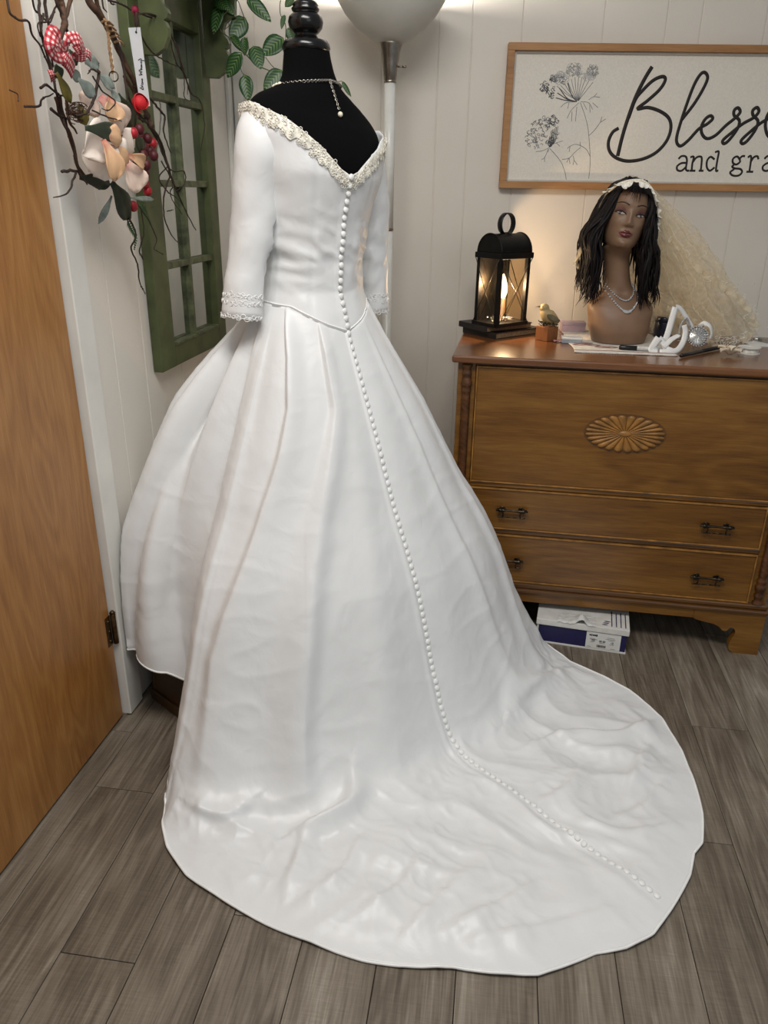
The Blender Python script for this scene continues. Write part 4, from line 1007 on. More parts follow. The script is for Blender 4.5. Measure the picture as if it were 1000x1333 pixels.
# ------------------------------------------------------------------ green mirrored window frame with scalloped shelf
wf = thing('mirror_window', tuple(LW(0.68, TW, 0.915)), 'green painted window frame with mirror panes and a scalloped shelf, hung beside the corner', 'mirror')
S0, S1, WB, WTOP = 0.412, 0.928, 0.908, 1.93
def wpart(name, m, s0, s1, t0, t1, z0, z1, bev=0.002): return lbox(MB(), s0, s1, TW + t0, TW + t1, z0, z1).build(name, m, wf, bevel=bev)
wpart('stile', m_green, S0, S0 + 0.095, 0.002, 0.030, WB, WTOP)
wpart('stile', m_green, S1 - 0.062, S1, 0.002, 0.030, WB, WTOP)
wpart('bottom_rail', m_green, S0 + 0.095, S1 - 0.062, 0.002, 0.029, WB, WB + 0.062)
wpart('top_rail', m_green, S0 + 0.095, S1 - 0.062, 0.002, 0.029, 1.815, WTOP)
iS0, iS1 = S0 + 0.095, S1 - 0.062; mid = 0.682; rows = [WB + 0.062, 1.19, 1.408, 1.625, 1.815]
wpart('muntin', m_greend, mid - 0.008, mid + 0.008, 0.006, 0.024, rows[0], rows[-1])
for z in rows[1:-1]:
    for a, b in ((iS0, mid - 0.008), (mid + 0.008, iS1)): wpart('muntin', m_greend, a, b, 0.006, 0.023, z - 0.009, z + 0.009)
for z0, z1 in zip(rows[:-1], rows[1:]):
    for a, b in ((iS0, mid), (mid, iS1)): wpart('mirror_pane', m_mirror, a + 0.001, b - 0.001, 0.004, 0.0075, z0 + 0.001, z1 - 0.001, 0)
sill = MB()
for a, b in ((iS0, mid - 0.008), (mid + 0.008, iS1)): lbox(sill, a, b, TW + 0.008, TW + 0.031, rows[0] - 0.004, rows[0] + 0.006)
sill.build('inner_sill', m_greend, wf, bevel=0.002)
bpro = [(0.036, 1.705), (0.070, 1.703), (0.095, 1.718), (0.108, 1.742), (0.110, 1.762), (0.104, 1.775), (0.100, 1.778), (0.110, 1.783), (0.114, 1.793), (0.110, 1.803), (0.100, 1.813), (0.097, 1.828), (0.104, 1.845), (0.120, 1.856), (0.135, 1.859), (0.140, 1.93), (0.036, 1.93)]
for s_ in (0.466, 0.892):
    MB().prism(bpro, s_ - 0.010, s_ + 0.010, lambda a, b, t: LW(t, TW + a, b)).build('scalloped_bracket', m_green, wf, bevel=0.001)
wpart('shelf', m_green, S0 - 0.03, S1 + 0.03, 0.002, 0.165, 1.93, 1.952)

# ------------------------------------------------------------------ trailing vine with variegated leaves hanging from that shelf
SHP = LW(0.86, TW + 0.08, 1.952)
vine = thing('trailing_vine', tuple(SHP), 'trailing vine with variegated green leaves hanging from the green shelf end', 'plant')
MB().lathe([(0.0, 0.0), (0.045, 0.0), (0.058, 0.09), (0.062, 0.092), (0.062, 0.10), (0.054, 0.10), (0.050, 0.085), (0.0, 0.085)], SHP, 24).build('pot', m_box, vine, smooth=True)
iv = lambda L, Y=2.62: [ony(180 + x / 4.167, y / 4.167, Y) for x, y in L]
def vstem(P, r=0.0013): MB().tube(catmull(P, 30), r, 6).build('stem', m_vine, vine, smooth=True)
pot_top = SHP + np.array([0, 0, 0.085])
edge1 = LW(0.93, TW + 0.17, 1.965)
vstem([pot_top, pot_top + np.array([0.03, 0, 0.04]), edge1] + iv([(440, 120), (500, 210), (560, 270), (640, 350), (720, 388), (800, 440), (830, 470)], 2.60), 0.0016)
vstem([edge1] + iv([(520, -60), (548, 20), (575, 95)], 2.63))
vstem(iv([(470, 160), (520, 120), (580, 95)], 2.62), 0.0009)
vstem(iv([(560, 270), (590, 300), (600, 270), (590, 200)], 2.60), 0.0009)
vstem(iv([(548, 340), (562, 390), (580, 410)], 2.60), 0.0009)
vstem(iv([(690, 310), (720, 350), (760, 390), (820, 450)], 2.60), 0.0011)
vstem([pot_top, pot_top + np.array([0.08, 0.03, 0.05]), ony(362, -22, 2.66)] + iv([(768, 30), (772, 80), (798, 130), (800, 200), (788, 320), (775, 530)], 2.68), 0.0013)
vstem(iv([(788, 420), (840, 500), (960, 500), (1060, 450), (1105, 440)], 2.645), 0.0011)
def leaf_mesh(L=0.072, W=0.045, m=None, curl=0.10, name='leaf', parent=None, nx=9, ny=6):
    P = np.zeros((nx, ny, 3))
    for i in range(nx):
        f = i / (nx - 1); wd = W / 2 * (math.sin(math.pi * min(1, f ** 0.8)) ** 0.75 if 0 < f < 1 else 0.02)
        for j in range(ny):
            g_ = 2 * j / (ny - 1) - 1
            P[i, j] = (L * f, wd * g_, -curl * L * f * f + 0.18 * abs(g_) * wd + 0.02 * L * math.sin(7 * f) * g_ * g_)
    return MB().grid(P).build(name, m, parent, world=False, smooth=True, solid=0.0006)
lsrc = leaf_mesh(m=m_ivy, parent=vine, L=0.075, W=0.046)
def put_leaf(src, parent, bpx, tpx, Yb, Yt, wscale=1.0, face=(0, -1, 0), first=False, lw=None):
    if lw is not None: a, b = lw(*bpx, Yb), lw(*tpx, Yt)
    else: a, b = ony(*bpx, Yb), ony(*tpx, Yt)
    x = b - a; L_ = np.linalg.norm(x); x = x / L_; z = np.asarray(face, float); z = z - x * (z @ x); z /= np.linalg.norm(z); y = np.cross(z, x)
    k = L_ / 0.075; M = frame_mat(a, x * k, y * k * wscale, z * k); M = wm(parent).inverted() @ M
    if first: src.matrix_basis = M; return src
    return copy_piece(src, parent, M)
LV = [((580, 95), (503, 212), .05, 1.1), ((578, 200), (575, 300), .03, .9), ((560, 285), (478, 418), -.02, 1.0), ((578, 405), (597, 545), -.02, .95), ((625, 250), (665, 368), .0, 1.05), ((788, 205), (672, 292), .02, 1.15), ((778, 380), (682, 488), -.01, 1.0),
      ((445, 30), (405, 175), .0, .8), ((420, -10), (480, 45), .0, 1.0), ((462, 5), (520, 78), .02, .9), ((590, -10), (720, 110), .02, .7), ((795, 80), (775, 155), .06, .6), ((812, 150), (845, 240), .07, 1.0), ((845, -15), (795, 35), .05, 1.2), ((800, 290), (818, 350), .07, .8), ((1105, 440), (1155, 525), .03, .45), ((800, 480), (845, 460), -.01, 1.0), ((720, 560), (765, 535), .03, .8), ((510, 190), (560, 275), .02, .6)]
random.seed(8)
for k, (a, b, dy, ws) in enumerate(LV):
    c4 = lambda p: (180 + p[0] / 4.167, p[1] / 4.167)
    put_leaf(lsrc, vine, c4(a), c4(b), 2.61 + dy, 2.59 + dy + random.uniform(-.02, .02), ws, (random.uniform(-.3, .3), -1, random.uniform(0, .4)), first=(k == 0))

# ------------------------------------------------------------------ grapevine swag on the left wall
def lw(x, y, t): return onplane(x, y, LW(0, t, 0), LN)
c1 = lambda L: [(x / 3.3333, y / 3.3333) for x, y in L]
swag = thing('twig_swag', tuple(LW(0.25, TW, 1.45)), 'grapevine swag of dark twigs with blush magnolias, red berries and a gingham bow', 'wreath')
random.seed(12)
def twig(pts, wpx, t0=0.05, t1=None, m=None, wob=1.0):
    t1 = t0 if t1 is None else t1; pts = c1(pts); n = len(pts)
    P = [lw(x, y, t0 + (t1 - t0) * i / (n - 1) + random.uniform(-.006, .006)) for i, (x, y) in enumerate(pts)]
    C = catmull(P, n * 5); C = np.array([p + np.array([nz(p, 60), nz(p, 60, 5), nz(p, 60, 9)]) * 0.0022 * wob for p in C])
    r = wpx / 2 / F * (1.75 if wpx > 3 else 2.2)
    b = MB().tube(C, [r, r * 0.95, r * 0.8, r * 0.5], 6)
    for _ in range(n // 2):
        b.ball(C[random.randrange(len(C))], r * 1.15, 6, 4)
    return b.build('twig', m or m_twig, swag, smooth=True)
TW_ = [
 ([(370, -40), (395, 20), (440, 75), (490, 160), (540, 270), (590, 370), (630, 480), (660, 560)], 9.5, .05, .07, m_twigl), ([(415, -30), (425, 30), (470, 120), (520, 230), (570, 330), (600, 420)], 6, .055, .06, m_twigl), ([(500, 160), (530, 260), (545, 350), (560, 420), (600, 500)], 4, .06, .07, m_twig),
 ([(255, -40), (270, 40), (280, 100), (270, 150), (285, 230)], 8, .05, .06, m_twigl), ([(230, -40), (255, 30), (278, 90)], 4.5, .05, .05, m_twig), ([(310, -40), (300, 20), (285, 90)], 5.5, .05, .05, m_twigl), ([(280, 110), (295, 150), (300, 200)], 3, .06, .06, m_twig),
 ([(165, -30), (172, 80), (185, 170), (205, 240), (232, 330), (245, 400), (262, 480), (290, 560), (318, 640), (330, 720), (370, 785), (430, 812)], 3.6, .04, .06, m_twig), ([(195, -30), (200, 60), (210, 110), (215, 200), (230, 290)], 3, .045, .05, m_twig), ([(140, -30), (150, 40), (175, 60), (215, 100), (240, 40), (265, 10)], 2, .04, .05, m_twig),
 ([(30, -10), (42, 52), (75, 82), (120, 95), (140, 150), (180, 212), (215, 300), (228, 345)], 2.2, .03, .045, m_twig), ([(190, 60), (180, 130), (190, 190), (175, 200)], 2, .05, .05, m_twig), ([(245, 30), (210, 90), (165, 105), (175, 160)], 1.8, .05, .05, m_twig),
 ([(270, 745), (312, 740), (345, 752), (380, 800)], 3, .06, .05, m_twig), ([(330, 750), (315, 790), (295, 835), (232, 857)], 2.2, .06, .05, m_twig), ([(105, 462), (168, 462), (182, 432), (232, 405)], 2.2, .03, .05, m_twig), ([(40, 390), (75, 410), (80, 440)], 1.2, .02, .03, m_twig), ([(175, 380), (205, 370), (245, 405), (280, 420)], 3.2, .05, .05, m_twig), ([(220, 475), (255, 500), (300, 520)], 3, .05, .055, m_twig),
 ([(240, 420), (270, 520), (310, 600), (340, 720), (400, 800), (450, 820), (480, 800)], 4.5, .035, .05, m_twigl), ([(260, 420), (275, 500), (310, 620), (330, 700)], 4, .05, .06, m_twigl), ([(290, 420), (300, 520), (335, 580)], 4, .06, .07, m_twigl),
 ([(430, 310), (420, 380), (405, 440), (375, 490), (330, 500)], 3, .10, .09, m_twig), ([(430, 315), (400, 300), (380, 320)], 2, .10, .10, m_twig), ([(400, 330), (450, 400), (500, 440), (470, 480), (440, 470)], 1.6, .11, .11, m_twig), ([(400, 480), (470, 510), (530, 525)], 1.6, .11, .11, m_twig),
 ([(470, 0), (520, 15), (565, 40), (610, 60), (700, 95), (755, 175), (795, 300), (825, 400), (870, 440), (888, 550), (872, 650)], 2.2, .06, .06, m_twig), ([(600, 60), (670, 65), (740, 140), (770, 230), (800, 330), (840, 420)], 1.8, .07, .06, m_twig), ([(590, 110), (650, 215), (720, 265), (800, 300)], 2, .07, .06, m_twig), ([(470, -20), (480, 15), (500, 20)], 1.8, .05, .05, m_twig), ([(440, -10), (450, 30), (465, 55)], 1.8, .05, .05, m_twig),
 ([(650, 425), (695, 480), (715, 510), (710, 570), (740, 660)], 2.6, .07, .06, m_twig), ([(640, 530), (690, 620), (725, 700), (745, 770), (790, 880), (850, 1000)], 2.4, .06, .05, m_twig), ([(620, 520), (680, 580), (720, 680), (735, 760)], 3.2, .07, .06, m_twig), ([(680, 590), (710, 680), (745, 740), (800, 745), (798, 800), (760, 830)], 1.8, .07, .06, m_twig), ([(740, 760), (715, 830), (710, 920), (738, 1010), (775, 1055)], 2, .06, .05, m_twig),
 ([(730, 720), (690, 770), (725, 830), (770, 860), (800, 900)], 1.6, .06, .05, m_twig), ([(725, 915), (755, 912)], 1.4, .05, .05, m_twig), ([(700, 700), (750, 790), (740, 850), (790, 930)], 1.6, .07, .05, m_twig), ([(600, 890), (655, 975), (680, 1040), (670, 1080), (712, 1105)], 1.4, .06, .05, m_twig), ([(560, 945), (592, 1020), (570, 1080), (598, 1150), (605, 1215), (630, 1275)], 2.2, .06, .03, m_twig), ([(620, 1030), (605, 1090), (625, 1130), (610, 1100)], 1.6, .05, .04, m_twig), ([(610, 900), (625, 1000), (615, 1060)], 1.4, .06, .05, m_twig),
 ([(770, 190), (800, 340), (800, 420), (830, 440)], 1.4, .06, .05, m_twig), ([(640, 60), (720, 110), (760, 260), (805, 330), (815, 410)], 1.5, .065, .055, m_twig), ([(540, 330), (580, 400), (590, 480), (620, 530)], 5, .055, .06, m_twigl), ([(555, 420), (580, 460), (640, 540), (700, 640)], 2.6, .07, .06, m_twig)]
for pts, wp, ta, tb, m in TW_: twig(pts, wp, ta, tb, m)
# petals
def petal(bp, tp_, wpx, tb, tt, m, cup=0.35, name='petal'):
    a, b = lw(bp[0] / 3.3333, bp[1] / 3.3333, tb), lw(tp_[0] / 3.3333, tp_[1] / 3.3333, tt)
    x = b - a; L_ = np.linalg.norm(x); x /= L_; z = LN + np.array([0, -0.6, 0]); z = z - x * (z @ x); z /= np.linalg.norm(z); y = np.cross(z, x)
    cs = 1.0 if (name == 'petal' and int(bp[0] + wpx) % 2) else -0.7; wd = wpx / 3.3333 / F * 2.05 / 2; P = np.zeros((9, 8, 3))
    for i in range(9):
        f = i / 8; k = (0.22 + 0.78 * float(sm(0, 0.62, f))) * math.sqrt(max(0.0, 1 - max(0, (f - 0.55) / 0.46) ** 2.6)) + 0.04
        for j in range(8):
            g_ = 2 * j / 7 - 1
            P[i, j] = a + x * L_ * f * (1 - 0.06 * g_ * g_) + y * wd * k * g_ + z * (cup * L_ * 0.5 * math.sin(math.pi * f * 0.9) + cs * cup * wd * 1.1 * g_ * g_ * k + 0.10 * wd * math.sin(5 * g_ + 4 * f + wpx) * f)
    o = MB().grid(P).build(name, m, swag, smooth=True, solid=0.0012, fix=False)
    uv = o.data.uv_layers.new(name='UVMap')
    for li, l_ in enumerate(o.data.loops): uv.data[li].uv = (l_.vertex_index // 8 / 8.0, l_.vertex_index % 8 / 7.0)
    return o
PT = [((400, 400), (375, 490), 90, .075, .08, m_petal), ((430, 420), (525, 570), 105, .085, .09, m_petal), ((500, 560), (575, 650), 100, .085, .085, m_petalw), ((455, 555), (350, 680), 140, .085, .085, m_petalw), ((450, 640), (395, 760), 130, .085, .075, m_petalw),
      ((475, 420), (480, 530), 80, .10, .10, m_petalp), ((540, 690), (590, 838), 95, .10, .11, m_petal), ((480, 640), (548, 710), 90, .115, .12, m_petalp), ((440, 585), (520, 590), 70, .12, .12, m_petalp), ((545, 670), (620, 715), 50, .12, .125, m_petalp), ((500, 600), (545, 660), 60, .12, .125, m_petalw), ((445, 605), (495, 788), 74, .125, .13, m_petalp)]
for a in PT: petal(*a)
# leaves of the swag
LF_ = [((370, 555), (525, 585), 62, .12, .12, m_leafd), ((485, 790), (560, 950), 84, .08, .06, m_leafd), ((245, 315), (308, 448), 36, .08, .08, m_leafo), ((338, 340), (412, 422), 44, .09, .10, m_leafg), ((425, 325), (495, 382), 42, .08, .09, m_leafg), ((480, 385), (520, 455), 30, .08, .09, m_leafg), ((368, 270), (428, 278), 46, .09, .09, m_leafg), ((298, 215), (332, 285), 40, .085, .09, m_leafd), ((485, 850), (425, 972), 26, .06, .04, m_leafg), ((560, 858), (665, 866), 20, .07, .08, m_leafg), ((588, 588), (622, 655), 48, .09, .09, m_leafd), ((510, 410), (580, 565), 80, .06, .06, m_leafd), ((340, 455), (372, 545), 46, .075, .08, m_leafo), ((345, 770), (475, 795), 56, .05, .06, m_leafd), ((300, 300), (350, 350), 36, .08, .085, m_leafg), ((260, 170), (290, 215), 22, .10, .10, m_leafg), ((240, 280), (265, 340), 40, .07, .07, m_leafd)]
for a in LF_: petal(*a, cup=0.12, name='leaf')
# berries
bsr = MB().ball((0, 0, 0), (0.0118, 0.0118, 0.0128), 12, 8).build('berry', m_berry, swag, smooth=True, world=False); fst = True
bdk = bsr.data.copy(); bdk.materials[0] = m_berryd
for x, y in ((578, 577), (605, 560), (640, 600), (625, 640), (620, 672), (667, 675), (635, 715), (662, 622), (630, 757), (626, 793), (640, 828), (578, 895), (608, 592), (650, 655)):
    P = lw(x / 3.3333, y / 3.3333, random.uniform(.07, .10)); M = wm(swag).inverted() @ Matrix.Translation(P)
    if fst: bsr.matrix_basis = M; fst = False
    else:
        c_ = copy_piece(bsr, swag, M)
        if int(x + y) % 5 in (0, 2): c_.data = bdk
# fern tips
def fern(pts, name='fern_frond'):
    P = catmull([lw(x / 3.3333, y / 3.3333, .06) for x, y in pts], 16); b = MB().tube(P, 0.0008, 4)
    for k in range(1, 16):
        for s_ in (-1, 1):
            d_ = P[k] - P[k - 1]; d_ /= np.linalg.norm(d_); sd = np.cross(d_, LN); L_ = 0.016 * (1 - k / 18); tip = P[k] + (sd * s_ + d_ * 0.8) * L_
            b.tube([P[k], (P[k] + tip) / 2 + LN * .001, tip], [0.0008, 0.0016, 0.0003], 4)
    b.build(name, m_fern, swag, smooth=True)
fern([(605, 875), (630, 920), (655, 975)]); fern([(548, 940), (570, 990), (588, 1030), (582, 1080)])
# felt rose and magenta bud
def rosette(px, r, t, m, name):
    c = lw(px[0] / 3.3333, px[1] / 3.3333, t); R = lookR(LN + np.array([0, -.7, 0]), (0, 0, 1)); b = MB()
    th = np.linspace(0, 5 * math.pi, 60); P = np.zeros((60, 5, 3))
    for i, q in enumerate(th):
        rr = r * (0.12 + 0.88 * i / 59)
        for j in range(5):
            g_ = j / 4; k = rr * (0.75 + 0.25 * math.sin(math.pi * g_ * 0.6)) * (1 + 0.08 * math.sin(3 * q))
            P[i, j] = c + R @ np.array([k * math.cos(q), k * math.sin(q), r * (-0.5 + 0.95 * g_ * (1 - 0.35 * i / 59))])
    b.grid(P); b.ball(c - LN * r * 0.2, (r * .72, r * .72, r * .72), 14, 10)
    b.build(name, m, swag, smooth=True, solid=0.001)
rosette((612, 445), 0.0225, .10, m_rose, 'felt_rose'); rosette((588, 42), 0.010, .08, m_mag, 'magenta_bud')
MB().tube(catmull([lw(588 / 3.33, 50 / 3.33, .08), lw(590 / 3.33, 90 / 3.33, .075), lw(592 / 3.33, 130 / 3.33, .07)], 10), [0.004, 0.006, 0.002], 8).build('bud_calyx', m_twigl, swag, smooth=True)
# jute hanging loop and ring
jt = MB(); P = catmull([lw(x / 3.3333, y / 3.3333, t) for x, y, t in ((455, 80, .07), (470, 140, .075), (478, 220, .075), (492, 318, .075))], 40)
for ph in (0, math.pi): jt.tube([p + np.array([math.cos(k * .9 + ph), 0, math.sin(k * .9 + ph)]) * 0.0022 for k, p in enumerate(P)], 0.0022, 5)
for k in range(5): jt.tube(catmull([lw((440 + k * 14) / 3.33, (95 + k * 22) / 3.33, .06), lw((465 + k * 14) / 3.33, (90 + k * 22) / 3.33, .085), lw((490 + k * 12) / 3.33, (110 + k * 22) / 3.33, .06)], 8), 0.0024, 5)
jt.build('jute_twine', m_jute, swag, smooth=True)
rc_ = lw(493 / 3.33, 331 / 3.33, .076)
MB().tube([rc_ + np.array([math.cos(q), 0, math.sin(q)]) * 0.010 for q in np.linspace(0, 2 * math.pi, 18)[:-1]], 0.0013, 5, closed=True).build('hanging_ring', m_pull, swag, smooth=True)
# bird's nest of fine twigs
ns = MB(); random.seed(4)
for k in range(34):
    cx_, cy_ = 335 + random.uniform(-12, 12), 490 + random.uniform(-25, 25); rx_, ry_ = random.uniform(22, 46), random.uniform(12, 30); a0 = random.uniform(0, 6)
    ns.tube(catmull([lw((cx_ + rx_ * math.cos(q)) / 3.33, (cy_ + ry_ * math.sin(q)) / 3.33, .075 + 0.02 * math.sin(q + a0)) for q in np.linspace(a0, a0 + random.uniform(2.5, 5.5), 8)], 16), 0.0009, 4)
tag(ns.build('nest_twigs', m_twigl, swag, smooth=True), kind='stuff')
# gingham bow
def ribbon(pts, wd, name, m, parent, nrm_=None, n=26, u=3.0, twist=0.0, solid=0.0008):
    C = catmull(pts, n); T = np.gradient(C, axis=0); T /= np.linalg.norm(T, axis=1)[:, None]
    P = np.zeros((n, 4, 3)); nn = np.asarray(nrm_ if nrm_ is not None else LN, float)
    for i in range(n):
        sd = np.cross(T[i], nn); sd /= np.linalg.norm(sd) + 1e-9; cz = np.cross(sd, T[i]); a = twist * i / n; sd = sd * math.cos(a) + cz * math.sin(a)
        for j in range(4):
            g_ = j / 3 - 0.5; P[i, j] = C[i] + sd * wd * g_ + cz * (0.05 * wd * (1 - 4 * g_ * g_))
    o = MB().grid(P).build(name, m, parent, smooth=True, solid=solid, fix=False)
    uv = o.data.uv_layers.new(name='UVMap')
    for li, lp_ in enumerate(o.data.loops):
        i, j = divmod(lp_.vertex_index, 4); uv.data[li].uv = (u * i / (n - 1), j / 3)
    return o
L3 = lambda L: [lw(x / 3.3333, y / 3.3333, t) for x, y, t in L]
ribbon(L3([(300, 240, .09), (262, 200, .11), (236, 140, .12), (222, 190, .13), (240, 240, .12), (300, 250, .10)]), 0.026, 'bow_loop', m_ging, swag, LN + np.array([0, -.8, .2]), u=1.6)
ribbon(L3([(290, 235, .10), (300, 180, .12), (340, 170, .13), (358, 220, .12), (330, 260, .10)]), 0.026, 'bow_loop', m_ging, swag, LN + np.array([.3, -.6, .4]), u=1.4)
ribbon(L3([(255, 215, .10), (275, 245, .11), (300, 275, .11), (318, 310, .10)]), 0.030, 'bow_tail', m_ging, swag, LN + np.array([0, -.6, 0]), u=1.2)
ribbon(L3([(330, 190, .11), (350, 225, .115), (352, 265, .11)]), 0.022, 'bow_tail', m_ging, swag, LN + np.array([0, -.6, 0]), u=1.0)
ribbon(L3([(362, 225, .10), (385, 235, .105), (395, 250, .10)]), 0.016, 'bow_tail', m_ging, swag, LN + np.array([0, -.6, 0]), u=0.6)
ribbon(L3([(218, 305, .06), (228, 325, .065), (232, 350, .06)]), 0.014, 'bow_tail', m_ging, swag, LN + np.array([0, -.6, 0]), u=0.6)

# handwritten paper tag hanging from the swag
TN = LN + np.array([-0.05, -0.55, 0]); TN /= np.linalg.norm(TN); TP0 = lw(175, 36, .085)
tg = lambda x, y: onplane(x, y, TP0, TN)
tpt = [tg(167, 36), tg(182.5, 35.5), tg(195.5, 138), tg(183, 139.5)]
tgo = thing('paper_tag', tuple(tpt[0]), 'white paper tag with handwriting hanging from the twig swag', 'tag')
mb = MB(); V = [p + TN * 0.0005 for p in tpt] + [p - TN * 0.0005 for p in tpt]
mb.add(V, [(0, 1, 2, 3), (7, 6, 5, 4), (0, 4, 5, 1), (1, 5, 6, 2), (2, 6, 7, 3), (3, 7, 4, 0)]); mb.build('card', m_paper, tgo)
ct = lambda L: [(165 + x / 10.25, 20 + y / 10.25) for x, y in L]
hw = MB()
def hstroke(L, wpx=0.75):
    P = np.array([tg(*p) + TN * 0.0008 for p in ct(L)]); hw.tube(catmull(P, len(L) * 5), wpx / 2 / F * 2.1, 5)
for L in ([(222, 990), (200, 985), (190, 965), (205, 955), (218, 968), (215, 985), (170, 965)], [(215, 950), (185, 935)], [(215, 930), (198, 922), (200, 905), (215, 900), (214, 920)], [(212, 895), (198, 890), (210, 880), (200, 872), (212, 868)], [(208, 862), (196, 858), (202, 846), (212, 856)],
          [(160, 795), (205, 790), (175, 770), (202, 755), (158, 742)], [(160, 730), (205, 722), (188, 718), (184, 708), (202, 702)], [(186, 692), (203, 690)], [(203, 680), (185, 678), (200, 668), (186, 662), (200, 652)], [(196, 642), (184, 634), (192, 624), (202, 634)], [(182, 612), (198, 606), (184, 596)], [(198, 606), (222, 602), (234, 606)], [(150, 600), (182, 580), (198, 590)]): hstroke(L)
tag(hw.build('handwriting', m_ink, tgo), kind='stuff')
hp = tg(177, 42); MB().lathe([(0.0, 0.0006), (0.0026, 0.0006), (0.0026, 0.0012), (0.0, 0.0012)], hp, 14, axis=lookR(TN)).build('punch_hole', m_ink, tgo)
MB().tube(catmull([hp + TN * .001, lw(178, 30, .09), lw(176, 12, .08)], 10), 0.0006, 5).build('tag_thread', m_ink, tgo)

# ------------------------------------------------------------------ things on the chest
ZT = 0.942
def book(name, label, o, rz, wd, dp, th, z):
    t = thing(name, (o[0], o[1], z), label, 'book', rz, 'books under the lantern')
    cbox(MB(), 0.002, wd - 0.003, 0.003, dp - 0.003, 0.002, th - 0.002).build('pages', m_pages, t, world=False)
    cbox(MB(), 0, wd, 0, dp, 0, 0.0025).build('cover', m_book, t, world=False, bevel=0.0006)
    cbox(MB(), 0, wd, 0, dp, th - 0.0025, th).build('cover', m_book, t, world=False, bevel=0.0006)
    cbox(MB(), 0, 0.003, 0, dp, 0.0024, th - 0.0024).build('spine', m_book, t, world=False)
    return t
ob = onz(645, 442, ZT); bk1 = book('book', 'lower of two dark hardback books under the lantern', ob, math.radians(38), 0.225, 0.160, 0.021, ZT)
ou = onz(633, 433, ZT + 0.021); bk2 = book('book', 'upper dark hardback book, directly under the lantern', ou, math.radians(33), 0.205, 0.150, 0.019, ZT + 0.021)
# lantern
LZ = ZT + 0.040; lo = onz(646, 427, LZ); LA_ = math.radians(38)
lant = thing('lantern', (lo[0], lo[1], LZ), 'black metal candle lantern with lit bulb, standing on two books', 'lantern', LA_)
lw_, ld_, lh_ = 0.143, 0.108, 0.222
def lpart(name, m, x0, x1, y0, y1, z0, z1, bev=0.001): return cbox(MB(), x0, x1, y0, y1, z0, z1).build(name, m, lant, world=False, bevel=bev)
lpart('base', m_black, -0.005, lw_ + 0.005, -0.005, ld_ + 0.005, 0.0, 0.012)
lpart('top_plate', m_black, -0.006, lw_ + 0.006, -0.006, ld_ + 0.006, lh_ - 0.006, lh_ + 0.012, 0.002)
for x in (0, lw_ - 0.014):
    for y in (0, ld_ - 0.014): lpart('corner_post', m_black, x, x + 0.014, y, y + 0.014, 0.012, lh_ - 0.006)
lpart('pane', m_pane, 0.014, lw_ - 0.014, 0.006, 0.008, 0.012, lh_ - 0.006, 0)
lpart('pane', m_pane, 0.006, 0.008, 0.014, ld_ - 0.014, 0.012, lh_ - 0.006, 0)
lpart('pane', m_pane, lw_ - 0.008, lw_ - 0.006, 0.014, ld_ - 0.014, 0.012, lh_ - 0.006, 0)
lpart('back_panel', m_pull, 0.014, lw_ - 0.014, ld_ - 0.009, ld_ - 0.007, 0.012, lh_ - 0.006, 0)
# barrel roof along the long side
rf = MB(); R0 = ld_ / 2 + 0.001; prf = [(ld_ / 2 + R0 * math.cos(q), lh_ + 0.012 + 1.05 * R0 * math.sin(q)) for q in np.linspace(0, math.pi, 25)]
rf.prism(prf, 0.002, lw_ - 0.002, lambda a, b, t: (t, a, b)); rf.build('barrel_roof', m_black, lant, world=False, bevel=0.0015)
rm = MB()
for x0 in (0.0, lw_ - 0.004):
    rm.tube([(x0 + 0.002, ld_ / 2 + (R0 + 0.001) * math.cos(q), lh_ + 0.012 + (1.05 * R0 + .001) * math.sin(q)) for q in np.linspace(0, math.pi, 25)], 0.002, 5)
rm.build('roof_rim', m_black, lant, world=False, smooth=True)
rz0 = lh_ + 0.012 + 1.05 * R0
hr_ = MB(); P = np.zeros((32, 4, 3))
for i in range(32):
    q = 2 * math.pi * i / 32
    for j, (dr, dx) in enumerate(((0, -0.010), (0.002, -0.010), (0.002, 0.010), (0, 0.010))): P[i, j] = (lw_ / 2 + (0.030 + dr) * math.cos(q), ld_ / 2 + dx, rz0 + 0.029 + (0.032 + dr) * math.sin(q))
hr_.grid(P, True); hr_.grid(P[:, [3, 0]], True); hr_.build('carry_ring', m_black, lant, world=False, smooth=True)
MB().lathe([(0.012, rz0 - 0.003), (0.010, rz0 + 0.003), (0.0, rz0 + 0.004)], (lw_ / 2, ld_ / 2, 0), 16).build('ring_boss', m_black, lant, world=False, smooth=True)
def brace(name, a, b):
    MB().tube([a, b], 0.0013, 6).build(name, m_pull, lant, world=False, smooth=True)
zl, zh = 0.004, lh_ - 0.004
brace('cross_brace', (0.0, -0.007, zl), (lw_, -0.007, zh)); brace('cross_brace', (0.0, -0.0075, zh), (lw_, -0.0075, zl))
brace('cross_brace', (-0.007, 0.0, zl), (-0.007, ld_, zh)); brace('cross_brace', (-0.0075, 0.0, zh), (-0.0075, ld_, zl))
brace('cross_brace', (lw_ + 0.007, 0.0, zl), (lw_ + 0.007, ld_, zh)); brace('cross_brace', (lw_ + 0.0075, 0.0, zh), (lw_ + 0.0075, ld_, zl))
cxl, cyl = lw_ * 0.52, ld_ * 0.5
MB().lathe([(0.019, 0.012), (0.019, 0.018), (0.0125, 0.022), (0.0125, 0.085), (0.0105, 0.087), (0.0, 0.087)], (cxl, cyl, 0), 18).build('candle_sleeve', m_box, lant, world=False, smooth=True)
MB().lathe([(0.0, 0.086), (0.010, 0.088), (0.0145, 0.100), (0.0165, 0.112), (0.0145, 0.130), (0.009, 0.148), (0.004, 0.160), (0.0, 0.166)], (cxl, cyl, 0), 18).build('flame_bulb', m_bulb, lant, world=False, smooth=True)
random.seed(6); bd = MB()
